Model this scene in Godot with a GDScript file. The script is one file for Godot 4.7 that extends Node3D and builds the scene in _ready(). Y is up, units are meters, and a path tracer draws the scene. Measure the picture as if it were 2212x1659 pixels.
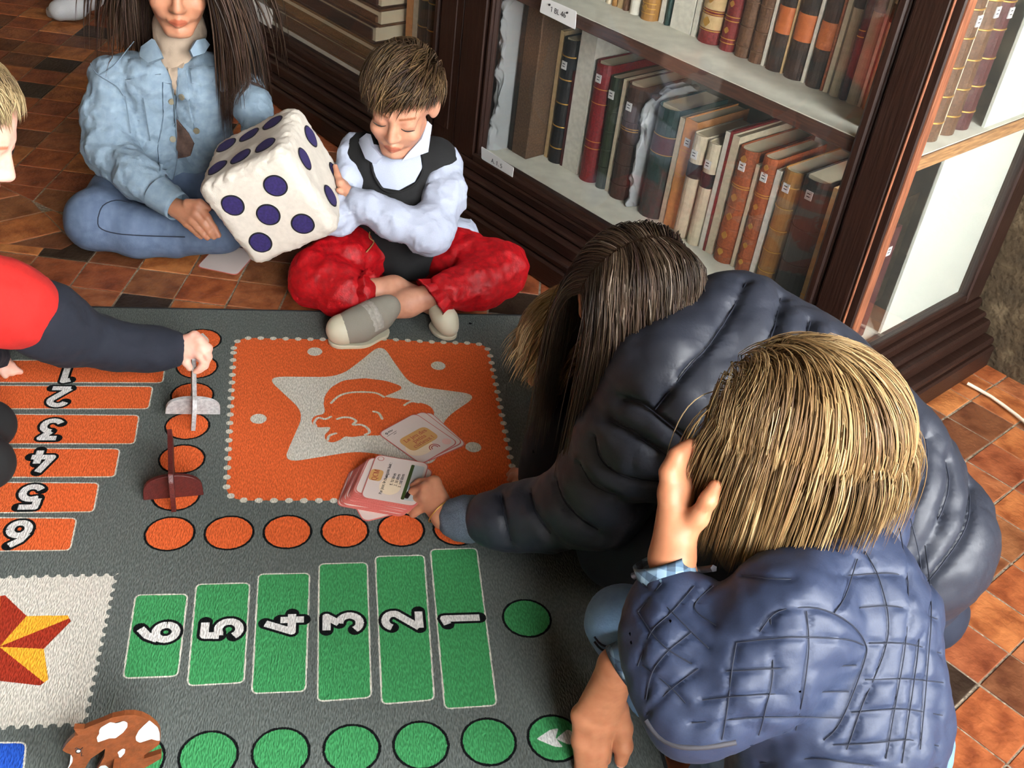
extends Node3D
# World: y up, metres. Rug top at y = 0, its rows along x, its far edge at z = -2.135.
# The bookcases and the room walls are turned by TURN about y ("case axes": x along the case fronts, z out into the room).

const F := 2322.3                      # focal length of the 2212 x 1659 frame
const EYE := Vector3(0, 1.3722, 0)
const TURN := -0.98611                 # -56.5 degrees
var CAM: Basis
var ROOM: Basis
var taken := {}
var rng := RandomNumberGenerator.new()
var mats := {}

# ---------- photo pixel -> point ----------
func ray(x: float, y: float) -> Vector3:
	return CAM * Vector3((x - 1106.0) / F, -(y - 829.5) / F, -1.0)
func at_y(x: float, y: float, h := 0.0) -> Vector3:      # where the ray meets the height h
	var d := ray(x, y)
	return EYE + d * ((h - EYE.y) / d.y)
func at_z(x: float, y: float, z: float) -> Vector3:      # where the ray meets the upright plane z
	var d := ray(x, y)
	return EYE + d * (z / d.z)
func depth_of(p: Vector3) -> float:
	return -((p - EYE) * CAM).z
func px(p: Vector3) -> float:                            # metres per photo pixel at p
	return depth_of(p) / F
func project(p: Vector3) -> Vector2:
	var q := (p - EYE) * CAM
	return Vector2(1106.0 + F * q.x / -q.z, 829.5 - F * q.y / -q.z)

# ---------- naming ----------
func numbered(called: String) -> String:
	if not taken.has(called):
		taken[called] = 0
		return called
	taken[called] += 1
	return "%s_%03d" % [called, taken[called]]
func tag(o: Node, label: String, category: String, group := "") -> Node:
	o.set_meta("label", label)
	o.set_meta("category", category)
	if group:
		o.set_meta("group", group)
	return o
func thing(called: String, label: String, category: String, at := Vector3.ZERO, turn := 0.0, group := "") -> Node3D:
	var o := Node3D.new()
	o.name = numbered(called)
	add_child(o)
	o.position = at
	o.rotation.y = turn
	tag(o, label, category, group)
	return o

# ---------- mesh builder ----------
class MB:
	var v := PackedVector3Array()
	var n := PackedVector3Array()
	var uv := PackedVector2Array()
	var c := PackedColorArray()
	var i := PackedInt32Array()
	var col := Color.WHITE
	func vert(p: Vector3, nn: Vector3, t := Vector2.ZERO) -> int:
		v.append(p)
		n.append(nn)
		uv.append(t)
		c.append(col)
		return v.size() - 1
	func tri(a: int, b: int, d: int) -> void:
		if (v[b] - v[a]).cross(v[d] - v[a]).dot(n[a] + n[b] + n[d]) > 0.0:
			i.append(a); i.append(d); i.append(b)
		else:
			i.append(a); i.append(b); i.append(d)
	func flat(p: Array, t := []) -> void:       # a convex polygon with its own normal
		var nn: Vector3 = (p[1] - p[0]).cross(p[2] - p[0]).normalized()
		var s := v.size()
		for k in p.size():
			vert(p[k], nn, t[k] if t.size() > k else Vector2.ZERO)
		for k in range(1, p.size() - 1):
			i.append(s); i.append(s + k + 1); i.append(s + k)
	func quadf(a: Vector3, b: Vector3, cc: Vector3, d: Vector3, out: Vector3) -> void:
		if (b - a).cross(cc - a).dot(out) < 0.0:
			flat([a, d, cc, b])
		else:
			flat([a, b, cc, d])
	func box(x: Transform3D, s: Vector3, e := 0.0) -> void:       # centred box with chamfered edges
		var h := s * 0.5
		e = min(e, min(h.x, min(h.y, h.z)) * 0.9)
		for ax in 3:
			for sg in [-1.0, 1.0]:
				var o := Vector3.ZERO; o[ax] = sg
				var a := (ax + 1) % 3
				var b := (ax + 2) % 3
				var q := []
				for k in [[-1, -1], [1, -1], [1, 1], [-1, 1]]:
					var p := Vector3.ZERO
					p[ax] = sg * h[ax]
					p[a] = k[0] * (h[a] - e)
					p[b] = k[1] * (h[b] - e)
					q.append(x * p)
				quadf(q[0], q[1], q[2], q[3], x.basis * o)
		if e <= 0.0:
			return
		for ax in 3:
			var a := (ax + 1) % 3
			var b := (ax + 2) % 3
			for k in [[-1, -1], [1, -1], [1, 1], [-1, 1]]:
				var q := []
				for w in [[-1, 0], [1, 0], [1, 1], [-1, 1]]:
					var p := Vector3.ZERO
					p[ax] = w[0] * (h[ax] - e)
					p[a] = k[0] * (h[a] - (e if w[1] == 0 else 0.0))
					p[b] = k[1] * (h[b] - (0.0 if w[1] == 0 else e))
					q.append(x * p)
				var o := Vector3.ZERO
				o[a] = k[0]; o[b] = k[1]
				quadf(q[0], q[1], q[2], q[3], x.basis * o)
		for sx in [-1.0, 1.0]:
			for sy in [-1.0, 1.0]:
				for sz in [-1.0, 1.0]:
					var p := [x * Vector3(sx * (h.x - e), sy * (h.y - e), sz * h.z), x * Vector3(sx * (h.x - e), sy * h.y, sz * (h.z - e)), x * Vector3(sx * h.x, sy * (h.y - e), sz * (h.z - e))]
					if (p[1] - p[0]).cross(p[2] - p[0]).dot(x.basis * Vector3(sx, sy, sz)) < 0:
						p = [p[0], p[2], p[1]]
					flat(p)
	func tube(pts: Array, rad, sides := 8, caps := true, squash := 1.0, up := Vector3.UP) -> void:   # a swept tube; rad a number or one per point
		var last := Vector3.ZERO
		var s := v.size()
		var m := pts.size()
		for k in m:
			var d: Vector3 = (pts[min(k + 1, m - 1)] - pts[max(k - 1, 0)]).normalized()
			var x := last
			if k == 0:
				x = up - d * up.dot(d)
				if x.length() < 0.05:
					x = Vector3.RIGHT - d * d.x
					if x.length() < 0.05:
						x = Vector3.BACK - d * d.z
			x = (x - d * x.dot(d)).normalized()
			last = x
			var y := d.cross(x)
			var r: float = rad[k] if rad is Array or rad is PackedFloat32Array else rad
			for j in sides:
				var a := TAU * j / sides
				var nn := (x * cos(a) * squash + y * sin(a))
				vert(pts[k] + nn * r, (x * cos(a) + y * sin(a) * squash).normalized(), Vector2(float(j) / sides, float(k) / max(1, m - 1)))
		for k in m - 1:
			for j in sides:
				var a := s + k * sides + j
				var b := s + k * sides + (j + 1) % sides
				tri(a, b, b + sides)
				tri(a, b + sides, a + sides)
		if caps:
			for k in [0, m - 1]:
				var d: Vector3 = (pts[0] - pts[1]) if k == 0 else (pts[m - 1] - pts[m - 2])
				d = d.normalized()
				var ce := vert(pts[k], d)
				var f := v.size()
				for j in sides:
					vert(v[s + k * sides + j], d)
				for j in sides:
					tri(ce, f + j, f + (j + 1) % sides)
	func prism(poly: PackedVector2Array, x: Transform3D, d0: float, d1: float, bevel := 0.0) -> void:     # outline in x's xy plane, from z = d0 to z = d1
		var p := poly
		if Geometry2D.is_polygon_clockwise(p):
			p.reverse()
		var inner := p
		if bevel > 0.0:
			var off := Geometry2D.offset_polygon(p, -bevel)
			if off.size() == 1:
				inner = off[0]
				if Geometry2D.is_polygon_clockwise(inner):
					inner.reverse()
		for e in [[d0, -1.0], [d1, 1.0]]:
			var t := Geometry2D.triangulate_polygon(inner)
			var s := v.size()
			for q in inner:
				vert(x * Vector3(q.x, q.y, e[0]), x.basis * Vector3(0, 0, e[1]), q)
			for k in range(0, t.size(), 3):
				tri(s + t[k], s + t[k + 1], s + t[k + 2])
		var m := p.size()
		var same := inner.size() == m and bevel > 0.0
		var a0 := d0 + (bevel * signf(d1 - d0) if same else 0.0)
		var a1 := d1 - (bevel * signf(d1 - d0) if same else 0.0)
		for k in m:
			var q := p[k]
			var r := p[(k + 1) % m]
			var o := x.basis * Vector3(r.y - q.y, q.x - r.x, 0)
			quadf(x * Vector3(q.x, q.y, a0), x * Vector3(r.x, r.y, a0), x * Vector3(r.x, r.y, a1), x * Vector3(q.x, q.y, a1), o)
			if same:
				var qi := inner[k]
				var ri := inner[(k + 1) % m]
				quadf(x * Vector3(q.x, q.y, a0), x * Vector3(r.x, r.y, a0), x * Vector3(ri.x, ri.y, d0), x * Vector3(qi.x, qi.y, d0), o - x.basis.z * signf(d1 - d0) * o.length())
				quadf(x * Vector3(q.x, q.y, a1), x * Vector3(r.x, r.y, a1), x * Vector3(ri.x, ri.y, d1), x * Vector3(qi.x, qi.y, d1), o + x.basis.z * signf(d1 - d0) * o.length())
	func grid(f: Callable, nu: int, nv: int, close_u := false) -> void:     # f(u, v) -> Vector3, smooth normals, normals follow du x dv
		var s := v.size()
		for b in nv + 1:
			for a in nu + 1:
				var p: Vector3 = f.call(float(a) / nu, float(b) / nv)
				v.append(p); n.append(Vector3.ZERO); uv.append(Vector2(float(a) / nu, float(b) / nv)); c.append(col)
		var w := nu + 1
		for b in nv:
			for a in nu:
				var q := s + b * w + a
				for t in [[q, q + 1, q + w + 1], [q, q + w + 1, q + w]]:
					var nn := (v[t[1]] - v[t[0]]).cross(v[t[2]] - v[t[0]])
					for k in t:
						n[k] += nn
					i.append(t[0]); i.append(t[2]); i.append(t[1])
		if close_u:
			for b in nv + 1:
				var q := s + b * w
				var nn := n[q] + n[q + nu]
				n[q] = nn; n[q + nu] = nn
		for k in range(s, v.size()):
			n[k] = n[k].normalized() if n[k].length_squared() > 0 else Vector3.UP
	func flip() -> void:
		for k in n.size(): n[k] = -n[k]
		for k in i.size() / 3:
			var t := i[k * 3 + 1]
			i[k * 3 + 1] = i[k * 3 + 2]
			i[k * 3 + 2] = t
	func merge(o: MB, x := Transform3D()) -> void:
		var s := v.size()
		for k in o.v.size():
			v.append(x * o.v[k]); n.append((x.basis * o.n[k]).normalized()); uv.append(o.uv[k]); c.append(o.c[k])
		for k in o.i:
			i.append(s + k)
	func mesh() -> ArrayMesh:
		var m := ArrayMesh.new()
		if v.size() == 0 or i.size() == 0:
			return m
		var a := []
		a.resize(Mesh.ARRAY_MAX)
		a[Mesh.ARRAY_VERTEX] = v
		a[Mesh.ARRAY_NORMAL] = n
		a[Mesh.ARRAY_TEX_UV] = uv
		a[Mesh.ARRAY_COLOR] = c
		a[Mesh.ARRAY_INDEX] = i
		m.add_surface_from_arrays(Mesh.PRIMITIVE_TRIANGLES, a)
		return m

func put(called: String, m, mat: Material, parent: Node = self, label := "") -> MeshInstance3D:
	var o := MeshInstance3D.new()
	o.mesh = m.mesh() if m is MB else m
	o.material_override = mat
	if parent == self:
		o.name = numbered(called)
		add_child(o)
	else:
		o.name = called
		parent.add_child(o, true)
	if label:
		o.set_meta("label", label)
	return o
func struct(o: Node) -> Node:
	o.set_meta("kind", "structure")
	return o
func T(p := Vector3.ZERO, rot := Vector3.ZERO) -> Transform3D:
	return Transform3D(Basis.from_euler(rot), p)
func bx(x0: float, x1: float, y0: float, y1: float, z0: float, z1: float, e := 0.0, m: MB = null) -> MB:
	var b := m if m else MB.new()
	b.box(T(Vector3(x0 + x1, y0 + y1, z0 + z1) * 0.5), Vector3(x1 - x0, y1 - y0, z1 - z0), e)
	return b
func textbox(s: String, size: float, mat: Material, parent: Node, x: Transform3D, font := "Droid Sans", called := "lettering") -> void:
	var t := TextMesh.new()
	t.text = s
	var f := SystemFont.new()
	f.font_names = [font]
	t.font = f
	t.font_size = 64
	t.pixel_size = size / 64.0
	t.depth = 0.0004
	t.curve_step = 4.0
	var o := put(called, t, mat, parent)
	o.transform = x

# ---------- materials ----------
func noise_tex(freq: float, seed_: int, lo: Color, hi: Color, size := 512, octaves := 4, kind := FastNoiseLite.TYPE_SIMPLEX_SMOOTH, mid = null) -> NoiseTexture2D:
	var n := FastNoiseLite.new()
	n.noise_type = kind
	n.frequency = freq
	n.seed = seed_
	n.fractal_octaves = octaves
	var t := NoiseTexture2D.new()
	t.width = size
	t.height = size
	t.seamless = true
	t.noise = n
	var g := Gradient.new()
	g.set_color(0, lo)
	g.set_color(1, hi)
	if mid != null:
		g.add_point(0.5, mid)
	t.color_ramp = g
	return t
func grey_tex(freq: float, seed_: int, lo := 0.0, hi := 1.0, size := 512, octaves := 4) -> NoiseTexture2D:
	return noise_tex(freq, seed_, Color(lo, lo, lo), Color(hi, hi, hi), size, octaves)
func mat(called: String, color: Color, rough := 0.7, spec := 0.5) -> StandardMaterial3D:
	var m := StandardMaterial3D.new()
	m.resource_name = called
	m.albedo_color = color
	m.roughness = rough
	m.metallic_specular = spec
	mats[called] = m
	return m
func grained(called: String, color: Color, rough: float, tex: Texture2D, scale: Vector3, relief: Texture2D = null, height := 0.0, spec := 0.5) -> StandardMaterial3D:
	var m := mat(called, color, rough, spec)
	m.albedo_texture = tex
	m.uv1_triplanar = true
	m.uv1_scale = scale
	if relief:
		m.heightmap_enabled = true
		m.heightmap_texture = relief
		m.heightmap_scale = height
	return m
func tinted(m: StandardMaterial3D) -> StandardMaterial3D:
	m.vertex_color_use_as_albedo = true
	return m
func _ready() -> void:
	rng.seed = 7
	CAM = Basis.from_euler(Vector3(-0.62489, -0.21833, 0.13696))
	ROOM = Basis.from_euler(Vector3(0, TURN, 0))
	var cam := Camera3D.new()
	cam.name = "camera"
	cam.fov = 39.312
	cam.near = 0.05
	cam.transform = Transform3D(CAM, EYE)
	add_child(cam)
	cam.current = true
	var env := Environment.new()
	var sky := Sky.new()
	var sm := ProceduralSkyMaterial.new()
	sm.sky_top_color = Color(0.95, 0.96, 0.97)
	sm.sky_horizon_color = Color(1.0, 0.985, 0.955)
	sm.ground_horizon_color = Color(0.62, 0.62, 0.60)
	sm.ground_bottom_color = Color(0.42, 0.42, 0.40)
	sm.sky_energy_multiplier = 5.3
	sm.ground_energy_multiplier = 3.2
	sm.sun_angle_max = 0.0
	sky.sky_material = sm
	env.background_mode = Environment.BG_SKY
	env.sky = sky
	env.ambient_light_source = Environment.AMBIENT_SOURCE_DISABLED
	env.tonemap_mode = Environment.TONE_MAPPER_LINEAR
	env.tonemap_exposure = 1.15
	env.sdfgi_enabled = true
	env.ssao_enabled = true
	env.ssil_enabled = true
	var we := WorldEnvironment.new()
	we.name = "environment"
	we.environment = env
	add_child(we)
	make_materials()
	room()
	floor_tiles()
	rug()
	bookcases()
	people()
	game_pieces()
func make_materials() -> void:
	var fine := grey_tex(0.02, 3, 0.75, 1.0, 512, 5)
	mats.fine_tex = fine
	mats.relief = grey_tex(0.05, 11, 0.0, 1.0, 512, 3)
	mats.weave = grey_tex(0.25, 12, 0.0, 1.0, 256, 2)
	grained("plaster", Color(0.84, 0.81, 0.75), 0.95, noise_tex(0.012, 5, Color(0.80, 0.77, 0.72), Color(1.0, 0.98, 0.95), 512, 6, FastNoiseLite.TYPE_SIMPLEX_SMOOTH, Color(0.92, 0.90, 0.86)), Vector3.ONE * 1.6, mats.relief, 0.35)
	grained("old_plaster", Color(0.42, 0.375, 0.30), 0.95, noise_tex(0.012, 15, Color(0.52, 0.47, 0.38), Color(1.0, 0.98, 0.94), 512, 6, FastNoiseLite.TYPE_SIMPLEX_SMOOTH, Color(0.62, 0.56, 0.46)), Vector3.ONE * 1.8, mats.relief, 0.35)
	grained("ceiling_paint", Color(0.90, 0.88, 0.84), 0.9, fine, Vector3.ONE)
	var wood := noise_tex(0.03, 21, Color(0.55, 0.48, 0.44), Color(1.0, 0.95, 0.9), 512, 5)
	mats.wood_tex = wood
	var dk := Color(0.185, 0.112, 0.084)
	var m := grained("dark_wood_upright", dk, 0.42, wood, Vector3(9, 0.5, 9), wood, 0.12)
	m = grained("dark_wood_along", dk, 0.42, wood, Vector3(0.5, 9, 9), wood, 0.12)
	m = grained("dark_wood_side", dk, 0.42, wood, Vector3(9, 9, 0.5), wood, 0.12)
	grained("shelf_wood", Color(0.36, 0.23, 0.16), 0.6, wood, Vector3(0.6, 9, 9))
	grained("raw_wood", Color(0.80, 0.64, 0.42), 0.7, wood, Vector3(9, 9, 0.8))
	grained("worn_edge", Color(0.62, 0.40, 0.28), 0.7, wood, Vector3(9, 0.6, 9))
	grained("shelf_paper", Color(0.86, 0.86, 0.79), 0.85, grey_tex(0.015, 31, 0.9, 1.0), Vector3.ONE * 2.0)
	mat("case_lining", Color(0.76, 0.78, 0.73), 0.85)
	m = mat("glass", Color(0.80, 0.84, 0.83, 0.012), 0.01, 0.5)
	m.transparency = BaseMaterial3D.TRANSPARENCY_ALPHA
	m.cull_mode = BaseMaterial3D.CULL_DISABLED
	m = mat("window_glass", Color(0.95, 0.97, 0.98, 0.005), 0.01, 0.5)
	m.transparency = BaseMaterial3D.TRANSPARENCY_ALPHA
	mat("white_paint", Color(0.86, 0.86, 0.84), 0.5)
	mat("paper", Color(0.78, 0.78, 0.77), 0.85)
	mat("ink", Color(0.10, 0.10, 0.12), 0.8)
	m = mat("gold", Color(0.80, 0.62, 0.30), 0.38)
	m.metallic = 0.75
	mat("cable", Color(0.82, 0.76, 0.68), 0.5)
	mat("iron", Color(0.10, 0.09, 0.09), 0.5)

func slab(called: String, m: MB, material: String, parent: Node = self) -> MeshInstance3D:
	var o := put(called, m, mats[material], parent)
	if parent == self:
		o.basis = ROOM
		struct(o)
	return o

const WIN := [[-1.95, -0.75], [-0.30, 0.90]]      # the two windows in the wall behind the camera: z from, to (case axes)
func room() -> void:
	# case axes: x from -7 to 1.5, z from -2.43 (wall behind the bookcases) to 3
	var xr := 1.5
	slab("wall_back", bx(-7.3, xr + 0.3, -0.1, 3.3, -2.73, -2.43), "old_plaster")
	slab("wall_left", bx(-7.3, -7.0, -0.1, 3.3, -2.43, 3.3), "plaster")
	slab("wall_front", bx(-7.0, xr + 0.3, -0.1, 3.3, 3.0, 3.3), "plaster")
	slab("ceiling", bx(-7.3, xr + 0.3, 3.3, 3.5, -2.73, 3.3), "ceiling_paint")
	var w := MB.new()
	bx(xr, xr + 0.3, -0.1, 0.85, -2.43, 3.0, 0, w)
	bx(xr, xr + 0.3, 2.95, 3.3, -2.43, 3.0, 0, w)
	bx(xr, xr + 0.3, 0.85, 2.95, -2.43, WIN[0][0], 0, w)
	bx(xr, xr + 0.3, 0.85, 2.95, WIN[0][1], WIN[1][0], 0, w)
	bx(xr, xr + 0.3, 0.85, 2.95, WIN[1][1], 3.0, 0, w)
	slab("wall_right", w, "plaster")
	for k in 2:
		var a: float = WIN[k][0]
		var b: float = WIN[k][1]
		var fr := MB.new()
		for s in [[a, a + 0.05], [b - 0.05, b], [(a + b) / 2 - 0.03, (a + b) / 2 + 0.03]]:
			bx(xr + 0.12, xr + 0.17, 0.85, 2.95, s[0], s[1], 0.006, fr)
		for y in [[0.85, 0.91], [2.89, 2.95], [2.05, 2.10], [1.45, 1.48]]:
			bx(xr + 0.12, xr + 0.17, y[0], y[1], a, b, 0.006, fr)
		var o := slab("window_%d" % (k + 1), fr, "white_paint")
		put("pane", bx(xr + 0.143, xr + 0.147, 0.9, 2.9, a + 0.03, b - 0.03), mats.window_glass, o)
		put("window_sill", bx(xr - 0.03, xr + 0.12, 0.82, 0.85, a - 0.03, b + 0.03, 0.006), mats.white_paint, o)
	# cable that runs along the foot of the wall
	var pts := []
	for q in [[2090, 828, 0.006], [2110, 839, 0.004], [2140, 856, 0.004], [2170, 877, 0.004], [2195, 896, 0.004], [2214, 912, 0.004], [2240, 940, 0.004], [2275, 985, 0.004]]:
		pts.append(at_y(q[0], q[1], q[2] - 0.004))
	var cb := MB.new()
	cb.tube(pts, 0.0042, 8)
	tag(put("cable", cb, mats.cable), "thin beige cable lying along the foot of the plaster wall", "cable")

func floor_tiles() -> void:
	var top := -0.009
	var base := MeshInstance3D.new()
	base.name = "floor"
	base.mesh = bx(-7.3, 1.8, -0.1, top - 0.0022, -2.73, 3.3).mesh()
	base.material_override = grained("mortar", Color(0.62, 0.56, 0.48), 0.95, noise_tex(0.05, 41, Color(0.6, 0.57, 0.53), Color(1, 1, 1), 512, 4), Vector3.ONE * 3.0, mats.relief, 0.3)
	add_child(base)
	base.basis = ROOM
	struct(base)
	var clay := noise_tex(0.012, 42, Color(0.62, 0.50, 0.42), Color(1.0, 0.98, 0.93), 512, 6, FastNoiseLite.TYPE_SIMPLEX_SMOOTH, Color(0.86, 0.80, 0.74))
	var tones := []
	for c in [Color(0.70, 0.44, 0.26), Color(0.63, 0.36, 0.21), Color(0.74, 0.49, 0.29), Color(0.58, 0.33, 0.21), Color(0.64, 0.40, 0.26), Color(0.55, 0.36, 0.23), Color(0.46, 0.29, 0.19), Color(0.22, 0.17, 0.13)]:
		var m := grained("clay_%d" % tones.size(), c, 0.5, clay, Vector3.ONE * 2.6, mats.relief, 0.12, 0.45)
		m.uv1_offset = Vector3(0.13, 0.37, 0.71) * tones.size()
		tones.append(m)
	var rugbox := Rect2(-1.07, -2.115, 1.56, 1.56)
	# two laying directions: rows turned 11.3 degrees, and rows along the bookcases (case axes) to the right and in a wedge to the left
	var wedge := PackedVector2Array([Vector2(-3, -2.86), Vector2(-0.92, -2.80), Vector2(-0.55, -2.50), Vector2(-0.62, -2.405), Vector2(-3, -2.78)])
	var right := PackedVector2Array([Vector2(0.62, -0.2), Vector2(0.86, -2.9), Vector2(3.5, -2.9), Vector2(3.5, -0.2)])
	var left := PackedVector2Array([Vector2(0.62, -0.2), Vector2(0.86, -2.9), Vector2(0.86, -7), Vector2(-4, -7), Vector2(-4, -0.2)])
	var found := []
	for lay in [[0, 0.197, Vector2(-0.549, -2.347), 0.1205, 0.112, left], [1, -0.5847, Vector2(1.007, -0.967), 0.110, 0.110, right], [2, -0.5847, Vector2(-0.76, -2.688), 0.16, 0.115, wedge]]:
		var ex := Vector2.from_angle(lay[1])
		var ey := ex.orthogonal()
		if ey.y < 0: ey = -ey
		for a in range(-42, 43):
			for b in range(-42, 43):
				var mid: Vector2 = lay[2] + ex * lay[3] * (a + 0.5) + ey * lay[4] * (b + 0.5)
				if mid.x < -4 or mid.x > 2.6 or mid.y > 0.2 or mid.y < -6.5:
					continue
				var local := Vector3(mid.x, 0, mid.y) * ROOM
				if local.z < -2.42 or local.x > 1.45 or local.x < -6.9:
					continue
				if rugbox.grow(-0.09).has_point(mid):
					continue
				var hw: float = lay[3] * 0.5 - 0.0022
				var hh: float = lay[4] * 0.5 - 0.0022
				var poly := PackedVector2Array()
				for k in [[-1, -1], [1, -1], [1, 1], [-1, 1]]:
					poly.append(mid + ex * (k[0] * hw + rng.randf_range(-0.0012, 0.0012)) + ey * (k[1] * hh + rng.randf_range(-0.0012, 0.0012)))
				var cut := [poly]
				if lay[0] == 0:
					cut = Geometry2D.intersect_polygons(poly, left)
					if cut.size() == 1:
						cut = Geometry2D.clip_polygons(cut[0], Geometry2D.offset_polygon(wedge, 0.003)[0])
				elif lay[0] == 1:
					cut = Geometry2D.intersect_polygons(poly, Geometry2D.offset_polygon(right, -0.003)[0])
				else:
					cut = Geometry2D.intersect_polygons(poly, wedge)
				for c in cut:
					if c.size() < 3: continue
					var area := 0.0
					var ce := Vector2.ZERO
					for k in c.size():
						area += c[k].cross(c[(k + 1) % c.size()]) * 0.5
						ce += c[k] / c.size()
					if abs(area) < 0.0009: continue
					var P := Vector3(ce.x, top, ce.y)
					var big := 0.0
					if ((P - EYE) * CAM).z < -0.3:
						var s := project(P)
						if s.x > -60 and s.x < 2272 and s.y > -60 and s.y < 1720:
							big = abs(area) / pow(px(P), 2)
					found.append([big, ce, c])
	found.sort_custom(func(p, q): return p[0] > q[0])
	var rest := []
	for k in 8:
		rest.append(MB.new())
	for k in found.size():
		var ce: Vector2 = found[k][1]
		var pick := rng.randf()
		var tone := rng.randi() % 6
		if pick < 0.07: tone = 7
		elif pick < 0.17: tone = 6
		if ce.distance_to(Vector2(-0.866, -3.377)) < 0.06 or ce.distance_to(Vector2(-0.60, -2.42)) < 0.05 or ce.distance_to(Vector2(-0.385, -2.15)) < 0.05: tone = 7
		var poly := PackedVector2Array()
		for q in found[k][2]:
			poly.append(q - ce)
		var lift := rng.randf_range(-0.0006, 0.0006)
		var tilt := T(Vector3(ce.x, top + lift, ce.y)) * Transform3D(Basis(Vector3(1, 0, 0), Vector3(0, 0, 1), Vector3(0, -1, 0)), Vector3.ZERO)
		# tile outline in x, z; thickness along y
		var m := MB.new()
		m.prism(poly, Transform3D(Basis(Vector3(1, 0, 0), Vector3(0, 0, 1), Vector3(0, -1, 0)), Vector3.ZERO), 0.0, 0.008, 0.0012)
		if k < 298 and found[k][0] > 60.0:
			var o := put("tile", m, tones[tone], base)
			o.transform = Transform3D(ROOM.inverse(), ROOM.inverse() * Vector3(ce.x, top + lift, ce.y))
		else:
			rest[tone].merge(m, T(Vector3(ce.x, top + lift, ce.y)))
	for k in 8:
		if rest[k].v.size():
			var o := put("tiling", rest[k], tones[k], base)
			o.basis = ROOM.inverse()
			o.set_meta("kind", "stuff")
const RUG := Rect2(-1.09, -2.135, 1.602, 1.6)     # x, z of the far left corner; width, length
const RPX := 2048.0 / 1.6                         # rug texture pixels per metre
var rug_im: Image
func rg(x: float, y: float) -> Vector2:           # photo pixel -> rug texture pixel
	var p := at_y(x, y, 0.0)
	return (Vector2(p.x, p.z) - RUG.position) * RPX
func rm(x: float, z: float) -> Vector2:
	return (Vector2(x, z) - RUG.position) * RPX
func fill(im: Image, poly: PackedVector2Array, c: Color) -> void:
	fill_all(im, [poly], c)
func fill_all(im: Image, polys: Array, c: Color) -> void:          # even-odd, so that a ring keeps its hole
	var lo := 1e9
	var hi := -1e9
	for poly in polys:
		for p in poly:
			lo = min(lo, p.y)
			hi = max(hi, p.y)
	var w := im.get_width()
	for y in range(max(0, int(ceil(lo - 0.5))), min(im.get_height() - 1, int(floor(hi - 0.5))) + 1):
		var yy := y + 0.5
		var xs := []
		for poly in polys:
			var m: int = poly.size()
			for k in m:
				var a: Vector2 = poly[k]
				var b: Vector2 = poly[(k + 1) % m]
				if (a.y <= yy) != (b.y <= yy):
					xs.append(a.x + (yy - a.y) / (b.y - a.y) * (b.x - a.x))
		xs.sort()
		for k in range(0, xs.size() - 1, 2):
			var x0: int = max(0, int(round(xs[k])))
			var x1: int = min(w, int(round(xs[k + 1])))
			if x1 > x0:
				im.fill_rect(Rect2i(x0, y, x1 - x0, 1), c)
func disc(c: Vector2, rx: float, ry: float, rough := 0.0) -> PackedVector2Array:
	var p := PackedVector2Array()
	for k in 64:
		var a := TAU * k / 64
		p.append(c + Vector2(cos(a) * rx, sin(a) * ry) * (1.0 + rng.randf_range(-rough, rough)))
	return p
func rounded(poly: PackedVector2Array, r: float) -> PackedVector2Array:      # rounds the corners of any polygon
	var out := PackedVector2Array()
	var m := poly.size()
	for k in m:
		var a := poly[(k + m - 1) % m]
		var b := poly[k]
		var c := poly[(k + 1) % m]
		var ra: float = min(r, a.distance_to(b) * 0.45)
		var rc: float = min(r, c.distance_to(b) * 0.45)
		var p := b + (a - b).normalized() * ra
		var q := b + (c - b).normalized() * rc
		for t in 7:
			out.append(p.lerp(b, t / 6.0).lerp(b.lerp(q, t / 6.0), t / 6.0))
	return out
func stroke(im: Image, pts: PackedVector2Array, w: float, c: Color, square := false) -> void:
	fill_all(im, Geometry2D.offset_polyline(pts, w, Geometry2D.JOIN_ROUND, Geometry2D.END_BUTT if square else Geometry2D.END_ROUND), c)
func curve(pts: PackedVector2Array, steps := 5) -> PackedVector2Array:       # Catmull-Rom through the points
	var out := PackedVector2Array()
	for k in pts.size() - 1:
		var a := pts[max(k - 1, 0)]
		var d := pts[min(k + 2, pts.size() - 1)]
		for t in steps:
			out.append(pts[k].cubic_interpolate(pts[k + 1], a, d, float(t) / steps))
	out.append(pts[pts.size() - 1])
	return out
func arc2(cx: float, cy: float, rx: float, ry: float, a0: float, a1: float, n := 12) -> Array:
	var o := []
	for k in n + 1:
		var a := deg_to_rad(lerpf(a0, a1, float(k) / n))
		o.append(Vector2(cx + cos(a) * rx, cy + sin(a) * ry))
	return o
func digit_lines(d: int) -> Array:            # strokes of a digit, x to the right, y up, about 0.62 wide and 1 high, centred
	match d:
		1: return [[Vector2(-0.17, 0.38), Vector2(0.03, 0.46), Vector2(0.03, -0.5)]]
		2: return [arc2(0, 0.24, 0.24, 0.22, 165, -20) + [Vector2(-0.26, -0.43)], [Vector2(-0.27, -0.43), Vector2(0.29, -0.43)]]
		3: return [[Vector2(-0.24, 0.43), Vector2(0.22, 0.43), Vector2(-0.02, 0.10)] , arc2(-0.02, -0.17, 0.26, 0.27, 90, -150)]
		4: return [[Vector2(0.02, 0.48), Vector2(-0.27, -0.20), Vector2(0.32, -0.20)], [Vector2(0.12, 0.10), Vector2(0.12, -0.50)]]
		5: return [[Vector2(0.24, 0.43), Vector2(-0.19, 0.43), Vector2(-0.21, 0.06)], [Vector2(-0.21, 0.06)] + arc2(-0.01, -0.17, 0.26, 0.27, 118, -150)]
		_: return [[Vector2(0.14, 0.45), Vector2(-0.10, 0.25), Vector2(-0.23, -0.02)], arc2(0, -0.19, 0.24, 0.25, 0, 360, 20)]
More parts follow.
